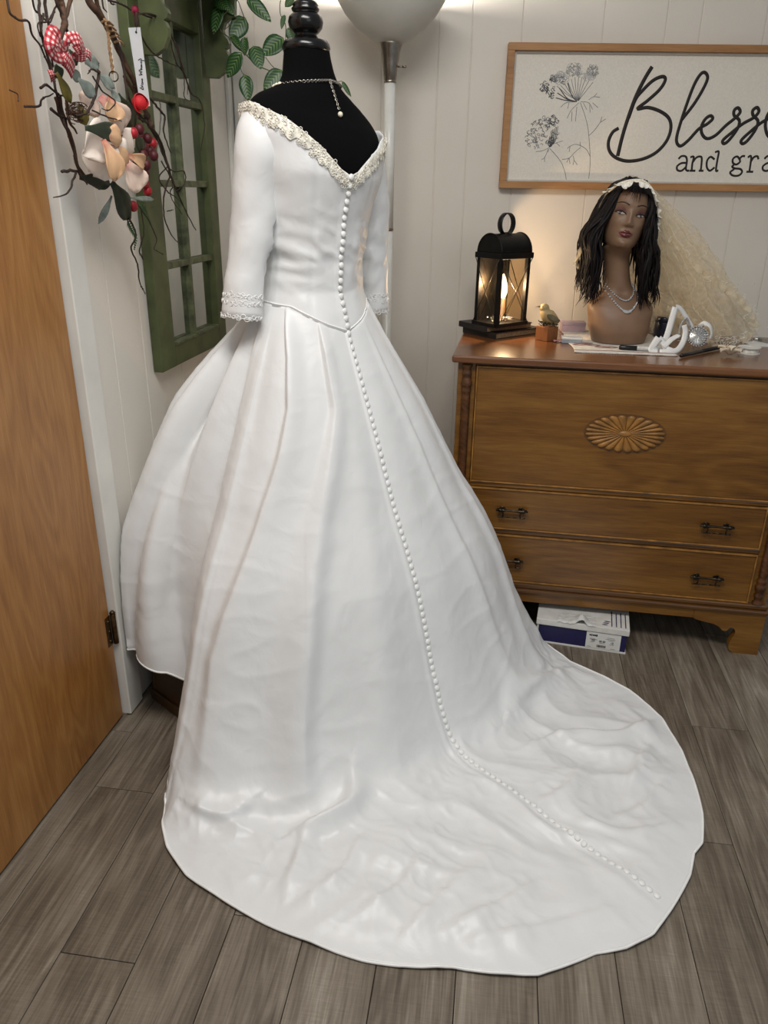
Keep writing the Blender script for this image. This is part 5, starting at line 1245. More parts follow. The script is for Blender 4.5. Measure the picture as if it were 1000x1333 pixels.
for k in range(26): bd.ball((random.uniform(0.02, lw_ - 0.02), random.uniform(0.018, ld_ - 0.02), 0.0155 + (k % 3) * 0.004), random.uniform(0.002, 0.0035), 6, 4)
bd.tube(catmull([(random.uniform(0.02, lw_ - 0.02), random.uniform(0.02, ld_ - 0.02), random.uniform(0.014, 0.032)) for _ in range(12)], 60), 0.0006, 4)
tag(bd.build('bead_garland', m_crys, lant, world=False, smooth=True), kind='stuff')
pl = bpy.data.lights.new('lantern_glow', 'POINT'); pl.energy = 6.0; pl.color = (1.0, 0.78, 0.54); pl.shadow_soft_size = 0.010
po = bpy.data.objects.new('lantern_glow', pl); COL.objects.link(po); po.parent = lant; po.location = (cxl, cyl - 0.024, 0.125)

# carved bird on a wood block with greenery
ob = onz(712, 445, ZT); bird = thing('bird_figurine', (ob[0], ob[1], ZT), 'small carved bird in a moss nest on a wooden block, beside the lantern', 'figurine', math.radians(38))
cbox(MB(), 0, 0.052, 0, 0.052, 0, 0.046).build('block', m_block, bird, world=False, bevel=0.0015)
mg = MB(); random.seed(9)
for k in range(110):
    q = random.uniform(0, 6.28); r = random.uniform(0.008, 0.031); c = np.array([0.026 + r * math.cos(q), 0.026 + r * math.sin(q), 0.047 + random.uniform(0, 0.012)])
    d_ = np.array([math.cos(q), math.sin(q), random.uniform(.1, 1.2)]); d_ /= np.linalg.norm(d_); L_ = random.uniform(0.006, 0.012)
    mg.ball(c + d_ * L_ / 2, (0.0022, 0.0012, L_ / 2), 5, 4, R=lookR(d_))
tag(mg.build('moss_nest', m_moss, bird, world=False), kind='stuff')
Rb = np.array([[math.cos(-.75), -math.sin(-.75), 0], [math.sin(-.75), math.cos(-.75), 0], [0, 0, 1]])
bb_ = MB(); n, m = 20, 26; P = np.zeros((n, m, 3))
axp = catmull(np.array([(0.040, 0, 0.064, 0.002, 0.002), (0.030, 0, 0.064, 0.012, 0.008), (0.016, 0, 0.068, 0.020, 0.017), (0.0, 0, 0.078, 0.0235, 0.022), (-0.010, 0, 0.090, 0.019, 0.019), (-0.013, 0, 0.099, 0.0150, 0.014), (-0.016, 0, 0.107, 0.0152, 0.0145), (-0.019, 0, 0.115, 0.010, 0.010), (-0.020, 0, 0.119, 0.001, 0.001)]), m)
for j in range(m):
    T = axp[min(j + 1, m - 1), :3] - axp[max(j - 1, 0), :3]; R = lookR(T, (0, 1, 0))
    for i in range(n):
        q = 2 * math.pi * i / n; p = axp[j, :3] + R[:, 0] * axp[j, 4] * math.cos(q) + R[:, 1] * axp[j, 3] * math.sin(q)
        P[i, j] = Rb @ p + np.array([0.026, 0.026, 0])
bb_.grid(P, True).build('bird_body', m_bird, bird, world=False, smooth=True)
tr = lambda p: Rb @ np.array(p, float) + np.array([0.026, 0.026, 0])
MB().tube([tr((-0.027, 0, 0.108)), tr((-0.036, 0, 0.109)), tr((-0.046, 0, 0.107))], [0.004, 0.0022, 0.0006], 8).build('beak', m_birdd, bird, world=False, smooth=True)
for s_ in (-1, 1):
    wg = np.zeros((8, 6, 3))
    for i in range(8):
        for j in range(6):
            f, g_ = i / 7, j / 5 - .5; wd = 0.020 * math.sin(math.pi * (0.12 + 0.86 * f)); wg[i, j] = tr((-0.008 + 0.046 * f, s_ * (0.0245 * math.sqrt(max(0.02, 1 - (f * .92) ** 2)) + 0.001), 0.084 - 0.018 * f + wd * g_))
    MB().grid(wg).build('wing', m_birdd, bird, world=False, smooth=True, solid=0.002)
for s_ in (-1, 1): MB().ball(tr((-0.022, s_ * 0.0125, 0.110)), 0.0018, 8, 6).build('eye', m_lacq, bird, world=False, smooth=True)

# linen runner under the bust
rn = np.zeros((40, 14, 3)); o_, a_, b_ = onz(748, 459, ZT), onz(880, 464, ZT), onz(738, 444, ZT)
for i in range(40):
    for j in range(14):
        f, g_ = i / 39, j / 13; p = o_ + (a_ - o_) * 1.02 * f + (b_ - o_) * 2.0 * g_
        rn[i, j] = (p[0] + 0.004 * math.sin(9 * g_), p[1], ZT + 0.0012 + 0.002 * abs(nz(p, 18)))
run = thing('linen_runner', tuple(o_), 'pale linen cloth with mauve stitching lying under the wig bust', 'cloth')
MB().grid(rn).build('cloth', m_cloth, run, smooth=True, solid=0.0016)
st = MB(); st.tube([rn[i, 1] + np.array([0, 0, .0015]) for i in range(40)], 0.0011, 4)
for k, (i, j) in enumerate([(4, 4), (5, 5), (7, 5), (9, 4), (12, 3), (15, 3)]): st.tube([rn[i + int(2 * math.cos(q)), j][:] + np.array([0.008 * math.cos(q), 0.010 * math.sin(q), .002]) for q in np.linspace(0, 2 * math.pi, 9)[:-1]], 0.001, 4, closed=True)
st.build('stitching', m_stitch, run, smooth=True)
hb = MB()
for i in range(0, 39): hb.ball(rn[i, 0] + np.array([0, -0.001, 0.0004]), 0.0021, 6, 4)
tag(hb.build('picot_edge', m_cloth, run, smooth=True), kind='stuff')

# ------------------------------------------------------------------ wig bust
MC = np.array([0.770, 2.590, ZT + 0.004])
man = thing('mannequin_bust', tuple(MC), 'tan mannequin head and shoulders with wavy dark bob wig, standing on the chest', 'mannequin')
body = np.array([  # z, cx, cy, half-width, half-depth, squareness
 (0.000, 0.000, 0.0, 0.084, 0.070, 2.4), (0.012, 0.0, 0.0, 0.088, 0.074, 2.4), (0.040, -0.002, 0.0, 0.096, 0.080, 2.4), (0.075, -0.003, 0.002, 0.099, 0.078, 2.3), (0.105, -0.004, 0.006, 0.097, 0.070, 2.2), (0.130, -0.006, 0.012, 0.088, 0.060, 2.1), (0.150, -0.010, 0.016, 0.068, 0.050, 2.0), (0.168, -0.015, 0.018, 0.050, 0.045, 2.0), (0.195, -0.021, 0.018, 0.042, 0.043, 2.0), (0.235, -0.028, 0.017, 0.040, 0.042, 2.0), (0.268, -0.033, 0.013, 0.041, 0.045, 2.0), (0.288, -0.036, 0.004, 0.045, 0.055, 2.1),
 (0.298, -0.037, -0.014, 0.040, 0.064, 2.0), (0.306, -0.037, -0.012, 0.046, 0.072, 2.0), (0.320, -0.037, -0.006, 0.0525, 0.080, 2.1), (0.345, -0.037, 0.000, 0.0600, 0.086, 2.15), (0.372, -0.037, 0.004, 0.0655, 0.090, 2.2), (0.400, -0.037, 0.006, 0.0675, 0.092, 2.2), (0.430, -0.037, 0.008, 0.0670, 0.092, 2.1), (0.455, -0.037, 0.012, 0.061, 0.086, 2.0), (0.475, -0.037, 0.016, 0.049, 0.070, 2.0), (0.488, -0.037, 0.020, 0.032, 0.046, 2.0), (0.494, -0.037, 0.022, 0.010, 0.014, 2.0)])
NJ, NI = 190, 132
bp_ = catmull(body, NJ); bp_[:, 3:5] = np.maximum(bp_[:, 3:5], 0.004)
HX = -0.037
YAW, ROLL = math.radians(-7), math.radians(9)
def headR(p, k=1.0):
    c = np.array([HX, 0.0, 0.30]); q = np.asarray(p, float) - c; y, r = YAW * k, ROLL * k
    R1 = np.array([[math.cos(y), -math.sin(y), 0], [math.sin(y), math.cos(y), 0], [0, 0, 1]]); R2 = np.array([[math.cos(r), 0, math.sin(r)], [0, 1, 0], [-math.sin(r), 0, math.cos(r)]])
    return c + R2 @ (R1 @ q)
def ga(x, z, cx, cz, sx, sz): return math.exp(-((x - cx) / sx) ** 2 - ((z - cz) / sz) ** 2)
def face_disp(x, z):
    ax = abs(x); d_ = 0.0
    nzr = float(np.interp(z, [0.358, 0.364, 0.370, 0.385, 0.400, 0.412], [0.0, 0.011, 0.0165, 0.010, 0.0055, 0.0]))
    d_ += nzr * math.exp(-(x / (0.0062 + 0.004 * max(0, 1 - (z - 0.364) / 0.02))) ** 2)
    d_ += 0.005 * ga(ax, z, 0.0105, 0.3645, 0.005, 0.005)
    d_ += 0.0060 * ga(x, z, 0, 0.3435, 0.017, 0.0045) + 0.0065 * ga(x, z, 0, 0.3335, 0.014, 0.0050) - 0.0035 * ga(x, z, 0, 0.3385, 0.019, 0.0014) - 0.0018 * ga(x, z, 0, 0.352, 0.003, 0.005)
    d_ += 0.0065 * ga(x, z, 0, 0.310, 0.016, 0.010) - 0.0025 * ga(x, z, 0, 0.324, 0.016, 0.004)
    d_ -= 0.0085 * ga(ax, z, 0.029, 0.397, 0.014, 0.0105); d_ += 0.0045 * ga(ax, z, 0.030, 0.421, 0.020, 0.006); d_ += 0.0045 * ga(ax, z, 0.038, 0.368, 0.016, 0.014)
    return d_
V = np.zeros((NI, NJ, 3)); RAW = np.zeros((NI, NJ, 2))
for j in range(NJ):
    z, cx, cy, hw_, hd, sq = bp_[j]
    k = float(sm(0.262, 0.315, z))
    for i in range(NI):
        q = 2 * math.pi * i / NI; c, s_ = math.cos(q), math.sin(q)
        r = (abs(c / hw_) ** sq + abs(s_ / hd) ** sq) ** (-1 / sq); x, y = r * c, r * s_
        if y < 0 and z > 0.295:
            y -= face_disp(x, z) * float(sm(0, 0.6, -s_)); RAW[i, j] = (x, z)
        if z < 0.18: # shoulder stumps
            e = math.exp(-((z - 0.115) / 0.03) ** 2); x += 0.010 * e * np.sign(c) * abs(c) ** 3
            if s_ < -0.2: y += 0.006 * ga(x, z, 0, 0.155, 0.018, 0.014)
        V[i, j] = headR((cx + x, cy + y, z), k)
mbm = MB(); mats = [m_skin, m_lip, m_shadow]
mbm.add([tuple(v) for v in V.reshape(-1, 3)], [], 0)
for i in range(NI):
    i2 = (i + 1) % NI
    for j in range(NJ - 1):
        x, z = (RAW[i, j] + RAW[i, j + 1] + RAW[i2, j] + RAW[i2, j + 1]) / 4; mi = 0
        if RAW[i, j][1] > 0.29 and RAW[i2, j + 1][1] > 0.29:
            ax = abs(x)
            up_ = 0.3455 + 0.003 * math.exp(-((ax - 0.006) / 0.005) ** 2) - 0.0075 * (ax / 0.0225) ** 1.5; lo_ = 0.3275 + 0.0105 * (ax / 0.0225) ** 2
            e_ = (ax - 0.030) / 0.020
        mbm.f.append((i * NJ + j, i2 * NJ + j, i2 * NJ + j + 1, i * NJ + j + 1)); mbm.m.append(mi)
mbm.f.append(tuple(i * NJ for i in range(NI - 1, -1, -1))); mbm.m.append(0); mbm.f.append(tuple(i * NJ + NJ - 1 for i in range(NI))); mbm.m.append(0)
mbm.build('head_and_shoulders', mats, man, world=False, smooth=True)
def on_face(x, z, off=0.0):
    j = int(np.argmin(np.abs(bp_[60:, 0] - z))) + 60; _, cx, cy, hw_, hd, sq = bp_[j]
    y = -hd * (max(0.02, 1 - abs(x / hw_) ** sq)) ** (1 / sq); y -= face_disp(x, z) * float(sm(0, 0.6, abs(y) / hd)) + off
    return headR((cx + x, cy + y, z), 1.0)
for s_ in (-1, 1):
    ew = MB(); n1, n2 = 18, 8; P = np.zeros((n1, n2, 3))
    for i in range(n1):
        f = 2 * i / (n1 - 1) - 1
        up_, lo_ = 0.0040 * (1 - abs(f) ** 2.2), -0.0034 * (1 - f * f)
        for j in range(n2):
            g_ = j / (n2 - 1); P[i, j] = on_face(s_ * (0.0295 + 0.0135 * f), 0.3945 + 0.0014 * f + lo_ + (up_ - lo_) * g_, 0.0012 + 0.003 * (1 - f * f))
    e = ew.grid(P).build('eye', m_eyew, man, world=False, smooth=True)
    fw = headR((0, -1, 0)) - headR((0, 0, 0)); R = lookR(fw, (1, 0, 0))
    ic = on_face(s_ * 0.0295 - 0.001, 0.3942, 0.0040)
    MB().ball(ic, (0.0058, 0.0040, 0.0012), 16, 8, R=R).build('iris', m_iris, e, world=False, smooth=True)
    MB().ball(ic + fw * 0.0012 + np.array([-0.0018, 0, 0.0012]), (0.0010, 0.0010, 0.0006), 8, 6, R=R).build('eye_glint', m_eyew, e, world=False, smooth=True)
    ls = MB(); top = [on_face(s_ * (0.0295 + 0.0150 * f), 0.3948 + 0.0016 * f + 0.0042 * (1 - abs(f) ** 2.2), 0.0045) for f in np.linspace(-1, 1.15, 16)]
    ls.tube(top, 0.0014, 5)
    for k in range(4, 16): ls.tube([top[k], top[k] + fw * 0.003 + np.array([s_ * .001, 0, .002]), top[k] + fw * 0.005 + np.array([s_ * 0.003, 0, .005])], [0.0006, 0.0005, 0.0001], 4)
    tag(ls.build('eyelashes', m_iris, man, world=False), kind='stuff')
    MB().tube([on_face(s_ * (0.012 + 0.038 * f), 0.4165 + 0.0080 * math.sin(math.pi * (0.12 + 0.78 * f)), 0.0006) for f in np.linspace(0, 1, 14)], [0.0016, 0.0020, 0.0015, 0.0005], 6).build('eyebrow', m_brow, man, world=False, smooth=True)
lp2 = MB(); P = np.zeros((25, 11, 3))
for i in range(25):
    x = -0.0225 + 0.045 * i / 24; ax = abs(x)
    up_ = 0.3460 + 0.0030 * math.exp(-((ax - 0.006) / 0.005) ** 2) - 0.0080 * (ax / 0.0225) ** 1.6; lo_ = 0.3270 + 0.0110 * (ax / 0.0225) ** 2.2
    for j in range(11): P[i, j] = on_face(x, lo_ + (up_ - lo_) * j / 10, 0.0007)
lp2.grid(P); lp2.build('lips', m_lip, man, world=False, smooth=True)
for s_ in (-1, 1):
    P = np.zeros((17, 7, 3))
    for i in range(17):
        f = 2 * i / 16 - 1
        for j in range(7): P[i, j] = on_face(s_ * (0.0300 + 0.0175 * f), 0.3975 + 0.0018 * f + 0.0014 + (0.0135 * (1 - f * f) + 0.0004) * j / 6, 0.0006 + 0.002 * (1 - j / 6) * (1 - f * f))
    MB().grid(P).build('eyelid', m_shadow, man, world=False, smooth=True)
# wig: cap plus waving locks
wg = MB(); random.seed(14)
cap = np.zeros((48, 24, 3))
for i in range(48):
    q = 2 * math.pi * i / 48
    front = max(0, -math.sin(q)); zlow = 0.33 + 0.125 * float(sm(0.25, 0.85, front))
    for j in range(24):
        g_ = j / 23; z = zlow + (0.500 - zlow) * math.sin(g_ * math.pi / 2)
        hw_ = np.interp(z, [0.33, 0.40, 0.43, 0.455, 0.475, 0.49, 0.5005], [0.070, 0.076, 0.0755, 0.070, 0.058, 0.038, 0.001]); hd = hw_ * 1.30
        cap[i, j] = headR((HX + hw_ * math.cos(q), 0.012 + hd * math.sin(q), z + 0.004))
wg.grid(cap, True)
def lock(P, r, ph, amp=0.006, n=22):
    C = catmull(P, n); 
    for i in range(n):
        f = i / (n - 1); a = amp * math.sin(math.pi * min(1, f * 1.5) * .5)
        C[i] += np.array([a * math.sin(f * 15 + ph), a * 0.8 * math.cos(f * 13 + ph * 1.3), 0])
    wg.tube(C, [r * 0.6, r, r * 1.05, r * 0.85, r * 0.12], 5, flat=0.6)
for side in (-1, 1):
    for k in range(190):
        u_ = random.random(); lay = random.uniform(0, 1)
        yq = -0.070 + 0.150 * u_                              # from the temple round to the nape
        x0 = HX + side * random.uniform(0.004, 0.03); z0 = 0.500 - 0.03 * random.random()
        xt = side * (0.060 + 0.018 * lay - (0.010 if yq < -0.04 else 0)); xe = side * (0.062 + (0.040 if side < 0 else 0.034) * lay)
        zend = random.uniform(0.150, 0.205) - 0.03 * (u_ < .4) - (0.012 if side > 0 else 0)
        P = [headR((x0, 0.3 * yq, z0)), headR((HX + xt * 0.92, yq * 0.9, 0.445)), headR((HX + xt * 1.12, yq, 0.385)), headR((HX + xe * 1.10, yq * 1.02, 0.315), .8)]
        e1 = np.array([HX + 0.012 + xe * (1.12 if side < 0 else 1.02) + (0.012 if side > 0 else 0), yq * 0.95, 0.250]); e2 = np.array([HX + 0.012 + xe * (1.22 if side < 0 else 1.02) + (0.020 if side > 0 else 0), yq * 0.9 - 0.004, zend])
        if side > 0 and yq < -0.02 and lay < 0.55:
            e1[0] -= 0.018; e2[0] -= 0.022; e2[1] -= 0.02; e1[1] -= 0.012
        lock(P + [e1, e2], random.uniform(0.0035, 0.0080), random.uniform(0, 6.28), random.uniform(0.004, 0.010))
for k in range(40):                                          # crown and back
    q = random.uniform(0.1, math.pi - 0.1); c, s_ = math.cos(q), math.sin(q)
    lock([headR((HX, 0.02, 0.502)), headR((HX + 0.062 * c, 0.012 + 0.088 * s_, 0.470)), headR((HX + 0.080 * c, 0.012 + 0.105 * s_, 0.40)), headR((HX + 0.085 * c, 0.012 + 0.105 * s_, 0.32), .7), (HX + 0.095 * c, 0.02 + 0.09 * s_, random.uniform(.16, .22))], 0.009, k, 0.005)
for k in range(90):                                          # loose ends
    side = random.choice((-1, 1)); y = random.uniform(-0.07, 0.06); x = HX + 0.012 + side * random.uniform(0.06, 0.105) + (0.012 if side > 0 else 0); z = random.uniform(0.17, 0.26)
    wg.tube(catmull([(x, y, z), (x + side * random.uniform(-.004, .012), y - .004, z - 0.03), (x + side * random.uniform(-.01, .026), y - .006, z - random.uniform(0.045, 0.07))], 6), [0.0028, 0.002, 0.0004], 4)
for k in range(14):
    x = random.uniform(-0.03, 0.03); wg.tube(catmull([headR((HX + x * .6, -0.06, 0.475)), headR((HX + x, -0.092, 0.455)), headR((HX + x * 1.3, -0.098, 0.437 + random.uniform(-.01, .01)))], 8), [0.0012, 0.0008, 0.0002], 4)
wg.build('wig', m_hair, man, world=False, smooth=True)

# crystal necklace of two strands on the bust
nk2 = thing('necklace', tuple(MC + np.array([0, 0, 0.16])), 'double strand crystal necklace on the tan mannequin bust', 'necklace')
def on_body(x, z, off=0.004):
    j = int(np.argmin(np.abs(bp_[:75, 0] - z))); _, cx, cy, hw_, hd, sq = bp_[j]; x = np.clip(x, -hw_ * .97, hw_ * .97)
    y = cy - hd * (max(0.02, 1 - abs(x / hw_) ** sq)) ** (1 / sq) - off; return MC + np.array([cx + x, y, z])
csr = MB().ball((0, 0, 0), 0.0034, 8, 5).build('crystal_bead', m_crys, nk2, world=False); fst = True
for wd, zt0, zb0, nn_, r_ in ((0.046, 0.182, 0.136, 26, 0.9), (0.056, 0.178, 0.104, 32, 1.1)):
    for f in np.linspace(-1, 1, nn_):
        P = on_body(wd * math.sin(f * math.pi / 2) * (0.55 + .45 * abs(f)) + 0.004, zt0 - (zt0 - zb0) * (math.cos(f * math.pi / 2) ** 0.9)) 
        kk = r_ * (1.6 if (nn_ == 32 and abs(f) < 0.22) else 1.0); M = wm(nk2).inverted() @ Matrix.Translation(P) @ Matrix.Scale(kk, 4)
        if fst: csr.matrix_basis = M; fst = False
        else: copy_piece(csr, nk2, M)

# ivory veil: lace headband with pearls, tulle falling to the chest
veil = thing('bridal_veil', tuple(MC + np.array([0.05, 0.02, 0.45])), 'ivory tulle veil with pearl trimmed lace band worn over the dark wig', 'veil')
def hd_(x, y, z): return MC + headR((HX + x, y, z))
band = catmull([hd_(-0.075, -0.030, 0.445), hd_(-0.058, -0.070, 0.468), hd_(-0.030, -0.088, 0.482), hd_(0.004, -0.096, 0.487), hd_(0.034, -0.088, 0.474), hd_(0.058, -0.070, 0.450), hd_(0.076, -0.045, 0.420), hd_(0.086, -0.018, 0.395), hd_(0.090, 0.000, 0.372)], 64)
rf_ = np.zeros((160, 5, 3))
bl_ = catmull(band, 160)
for i in range(160):
    f = i / 159; out = bl_[i] - (MC + headR((HX, 0.01, 0.40))); out /= np.linalg.norm(out); wv = math.sin(i * 0.75) * 0.004 + math.sin(i * .31) * .003
    dn = np.array([0, -0.35, -1.0]) if f > 0.12 else np.array([-.6, -.3, -.6])
    for j in range(5):
        g_ = j / 4; rf_[i, j] = bl_[i] + out * (0.004 + 0.010 * g_ + wv * g_) + dn * (0.018 + 0.007 * math.sin(i * .23)) * g_ + np.array([math.cos(i * .75) * .003 * g_, 0, 0])
MB().grid(rf_).build('lace_ruffle', m_lace, veil, smooth=True, solid=0.0006)
MB().tube(band + np.array([0, -0.002, 0.003]), 0.0036, 6).build('headband', m_lace, veil, smooth=True)
prs = MB().ball((0, 0, 0), 0.0030, 8, 6).build('pearl', m_pearl, veil, world=False, smooth=True); fst = True
for P in list(catmull(band, 46)[6:] + np.array([0, -0.005, 0.003])) + [band[-1] + np.array([random.uniform(-.004, .008), random.uniform(-.01, 0), -0.006 * k]) for k in range(7)]:
    M = wm(veil).inverted() @ Matrix.Translation(P)
    if fst: prs.matrix_basis = M; fst = False
    else: copy_piece(prs, veil, M)
def tulle(top, bot, nfold, amp, seed, belly=0.0, n=90, m=36):
    T_, B_ = catmull(top, n), catmull(bot, n); P = np.zeros((n, m, 3))
    for i in range(n):
        for j in range(m):
            g_ = j / (m - 1); p = T_[i] * (1 - g_) + B_[i] * g_
            p[2] += belly * math.sin(math.pi * g_) * 0.5
            p += np.array([0.4, -1, 0]) * amp * (0.25 + g_) * math.sin(i / n * nfold * 6.28 + seed + 1.2 * g_) + np.array([1, -.4, .5]) * 0.012 * fbm(p, 14, 3, seed) * (0.3 + g_)
            p[2] = max(p[2], ZT + 0.004); p[1] = min(p[1], 2.885); P[i, j] = p
    return MB().grid(P).build('tulle_layer', m_tulle, veil, smooth=True)
pz = lambda x, y, Y: ony(x, y, Y)
top1 = [hd_(0.035, -0.02, 0.486), hd_(0.060, -0.02, 0.455), hd_(0.080, 0.0, 0.420), hd_(0.090, 0.02, 0.385), hd_(0.092, 0.02, 0.36)]
tulle(top1, [pz(985, 425, 2.70), pz(965, 445, 2.60), pz(925, 448, 2.60), pz(885, 436, 2.64), pz(850, 440, 2.72)], 5, 0.012, 1.0, 0.05)
tulle(top1, [pz(984, 420, 2.80), pz(960, 435, 2.72), pz(920, 436, 2.74), pz(875, 430, 2.78), pz(835, 445, 2.80)], 7, 0.012, 3.0, 0.10)
tulle(top1[1:], [pz(950, 435, 2.56), pz(925, 445, 2.55), pz(900, 430, 2.60), pz(872, 425, 2.66)], 6, 0.010, 5.0, 0.02)
tulle([hd_(0.0, 0.0, 0.505), hd_(-0.02, 0.03, 0.505), hd_(0.02, 0.06, 0.49)], [pz(846, 440, 2.80), pz(815, 440, 2.82), pz(790, 440, 2.80)], 5, 0.008, 2.0, 0.0, 50)
tulle([hd_(-0.076, -0.03, 0.447), hd_(-0.080, 0.0, 0.44), hd_(-0.080, 0.03, 0.43)], [pz(757, 330, 2.60), pz(748, 350, 2.66), pz(758, 370, 2.70)], 3, 0.006, 4.0, 0.0, 30)
for sd, pts in ((1.0, [pz(872, 310, 2.57), pz(905, 345, 2.58), pz(945, 375, 2.60), pz(975, 400, 2.62), pz(984, 428, 2.62), pz(965, 448, 2.54)]), (7.0, [pz(868, 400, 2.60), pz(890, 410, 2.57), pz(915, 425, 2.54), pz(930, 450, 2.51), pz(955, 455, 2.50), pz(985, 455, 2.52)])):
    E_ = catmull(pts, 150); T_ = np.gradient(E_, axis=0); T_ /= np.linalg.norm(T_, axis=1)[:, None]; P = np.zeros((150, 6, 3))
    for i in range(150):
        sdv = np.cross(T_[i], [0, -1, 0]); sdv /= np.linalg.norm(sdv)
        for j in range(6):
            g_ = j / 5; p = E_[i] + sdv * 0.020 * (g_ - .35) * (1 + .4 * nz((i * .1, 0, sd), 1.0)) + np.array([.3, -1, 0]) * g_ * (0.012 * math.sin(i * 0.55 + sd + 2 * nz((i * .06, sd, 0), 1)) + 0.008 * math.sin(i * .21))
            p[2] = max(p[2], ZT + 0.004); P[i, j] = p
    MB().grid(P).build('tulle_frill', m_tulle, veil, smooth=True)
cv = MB(); random.seed(31)
edge_c = catmull([pz(868, 300, 2.56), pz(905, 345, 2.60), pz(945, 372, 2.64), pz(975, 398, 2.66), pz(980, 430, 2.64), pz(960, 452, 2.54), pz(930, 440, 2.56), pz(900, 430, 2.58)], 60)
for k in range(150):                                          # frayed curling edge
    e_ = edge_c[int(random.random() ** 0.7 * 59)]
    c = e_ + np.array([random.gauss(-0.012, 0.02), random.gauss(0, .02), random.gauss(0, 0.016)]); c[2] = max(c[2], ZT + 0.012); r = random.uniform(0.006, 0.018); a0 = random.uniform(0, 6.28); tl = random.uniform(-.8, .8)
    cv.tube(catmull([c + np.array([r * math.cos(q) + 0.003 * q * math.cos(a0), tl * r * math.sin(q), r * math.sin(q) * .8]) for q in np.linspace(a0, a0 + random.uniform(1.5, 4), 7)], 14), 0.0008, 3)
tag(cv.build('edging_threads', m_lace, veil, smooth=True), kind='stuff')

# ------------------------------------------------------------------ small things round the bust
def at_top(x, y, dz=0.0): return onz(x, y, ZT + dz)
jp = at_top(866, 441); jar = thing('lidded_jar', tuple(jp), 'dark navy lidded jar behind the white ribbon', 'jar')
jb = jp + np.array([0.0, 0.03, 0])
MB().lathe([(0.028, 0.001), (0.031, 0.004), (0.031, 0.052), (0.029, 0.056)], jb, 32).build('body', m_jar, jar, smooth=True)
MB().lathe([(0.032, 0.054), (0.0325, 0.058), (0.0325, 0.068), (0.030, 0.071), (0.0, 0.0715)], jb, 32).build('lid', m_jar, jar, smooth=True)
# white satin ribbon tangle
rb_t = thing('white_ribbon', tuple(at_top(868, 465)), 'looped white satin ribbon lying at the chest edge beside the brooch', 'ribbon')
RP = lambda L: [np.maximum(ony(x, y, Y), [-9, -9, ZT + 0.006]) for x, y, Y in L]
FN = (0.1, -1, 0.45)
ribbon(RP([(864, 448, 2.43), (869, 436, 2.45), (873, 422, 2.465), (877, 408, 2.48), (879.5, 400, 2.487)]), 0.020, 'ribbon_loop', m_ribbon, rb_t, FN)
ribbon(RP([(880, 399.5, 2.489), (886, 402, 2.495), (893, 412, 2.50), (902, 428, 2.50)]), 0.016, 'ribbon_loop', m_ribbon, rb_t, FN)
ribbon(RP([(891, 423, 2.435), (892.5, 432, 2.43), (890, 444, 2.42), (883, 455, 2.405), (872, 462, 2.395), (858, 462.5, 2.395)]), 0.018, 'ribbon_loop', m_ribbon, rb_t, FN)
ribbon(RP([(858, 440, 2.42), (853, 447, 2.415), (848, 456, 2.405), (856, 461, 2.40)]), 0.024, 'ribbon_loop', m_ribbon, rb_t, FN, twist=0.5)
ribbon(RP([(858, 440, 2.425), (864, 446, 2.42), (868, 454, 2.41), (874, 460, 2.40)]), 0.021, 'ribbon_loop', m_ribbon, rb_t, (0.6, -1, 0.3), twist=-0.7)
ribbon(RP([(864, 452, 2.41), (874, 442, 2.425), (884, 436, 2.44)]), 0.016, 'ribbon_tail', m_ribbon, rb_t, FN, twist=0.8)
ribbon(RP([(911, 425, 2.52), (917, 421.5, 2.515), (924, 424, 2.505), (927, 433, 2.50), (925, 442, 2.495)]), 0.018, 'ribbon_loop', m_ribbon, rb_t, (0.5, -1, 0.3), twist=0.4)
# rhinestone brooch
bc = ony(908, 438, 2.45); br = thing('rhinestone_brooch', tuple(bc), 'round rhinestone brooch sparkling against the white ribbon', 'brooch')
Rr = lookR((-0.1, -1, 0.45), (1, 0, 0))
MB().lathe([(0.0, -0.003), (0.030, -0.003), (0.031, 0.0), (0.022, 0.004), (0.0, 0.006)], bc, 32, axis=Rr).build('setting', m_chain, br, smooth=True)
gsr = MB().ball((0, 0, 0), (0.0034, 0.0034, 0.003), 7, 4).build('stone', m_crys, br, world=False); fst = True; random.seed(17)
for rr, cnt in ((0, 1), (0.007, 6), (0.013, 11), (0.019, 16), (0.025, 21), (0.031, 24)):
    for k in range(cnt):
        q = 2 * math.pi * k / cnt + rr * 30; P = bc + Rr @ np.array([rr * math.cos(q), rr * math.sin(q), 0.005 - 0.12 * rr]); M = wm(br).inverted() @ Matrix.Translation(P) @ Matrix.Scale(random.uniform(.8, 1.15), 4)
        if fst: gsr.matrix_basis = M; fst = False
        else: copy_piece(gsr, br, M)
# rhinestone comb behind the ribbon
cbp = RP([(884, 440, 2.47), (886, 424, 2.48), (894, 414, 2.49), (899, 424, 2.49)]); cmb = thing('hair_comb', tuple(cbp[0]), 'small rhinestone hair comb standing behind the ribbon loops', 'comb')
cb = MB(); C = catmull(cbp, 24)
for p in C: cb.ball(p, 0.0032, 7, 4)
cb.tube(C, 0.002, 5); cb.build('stone_row', m_crys, cmb)
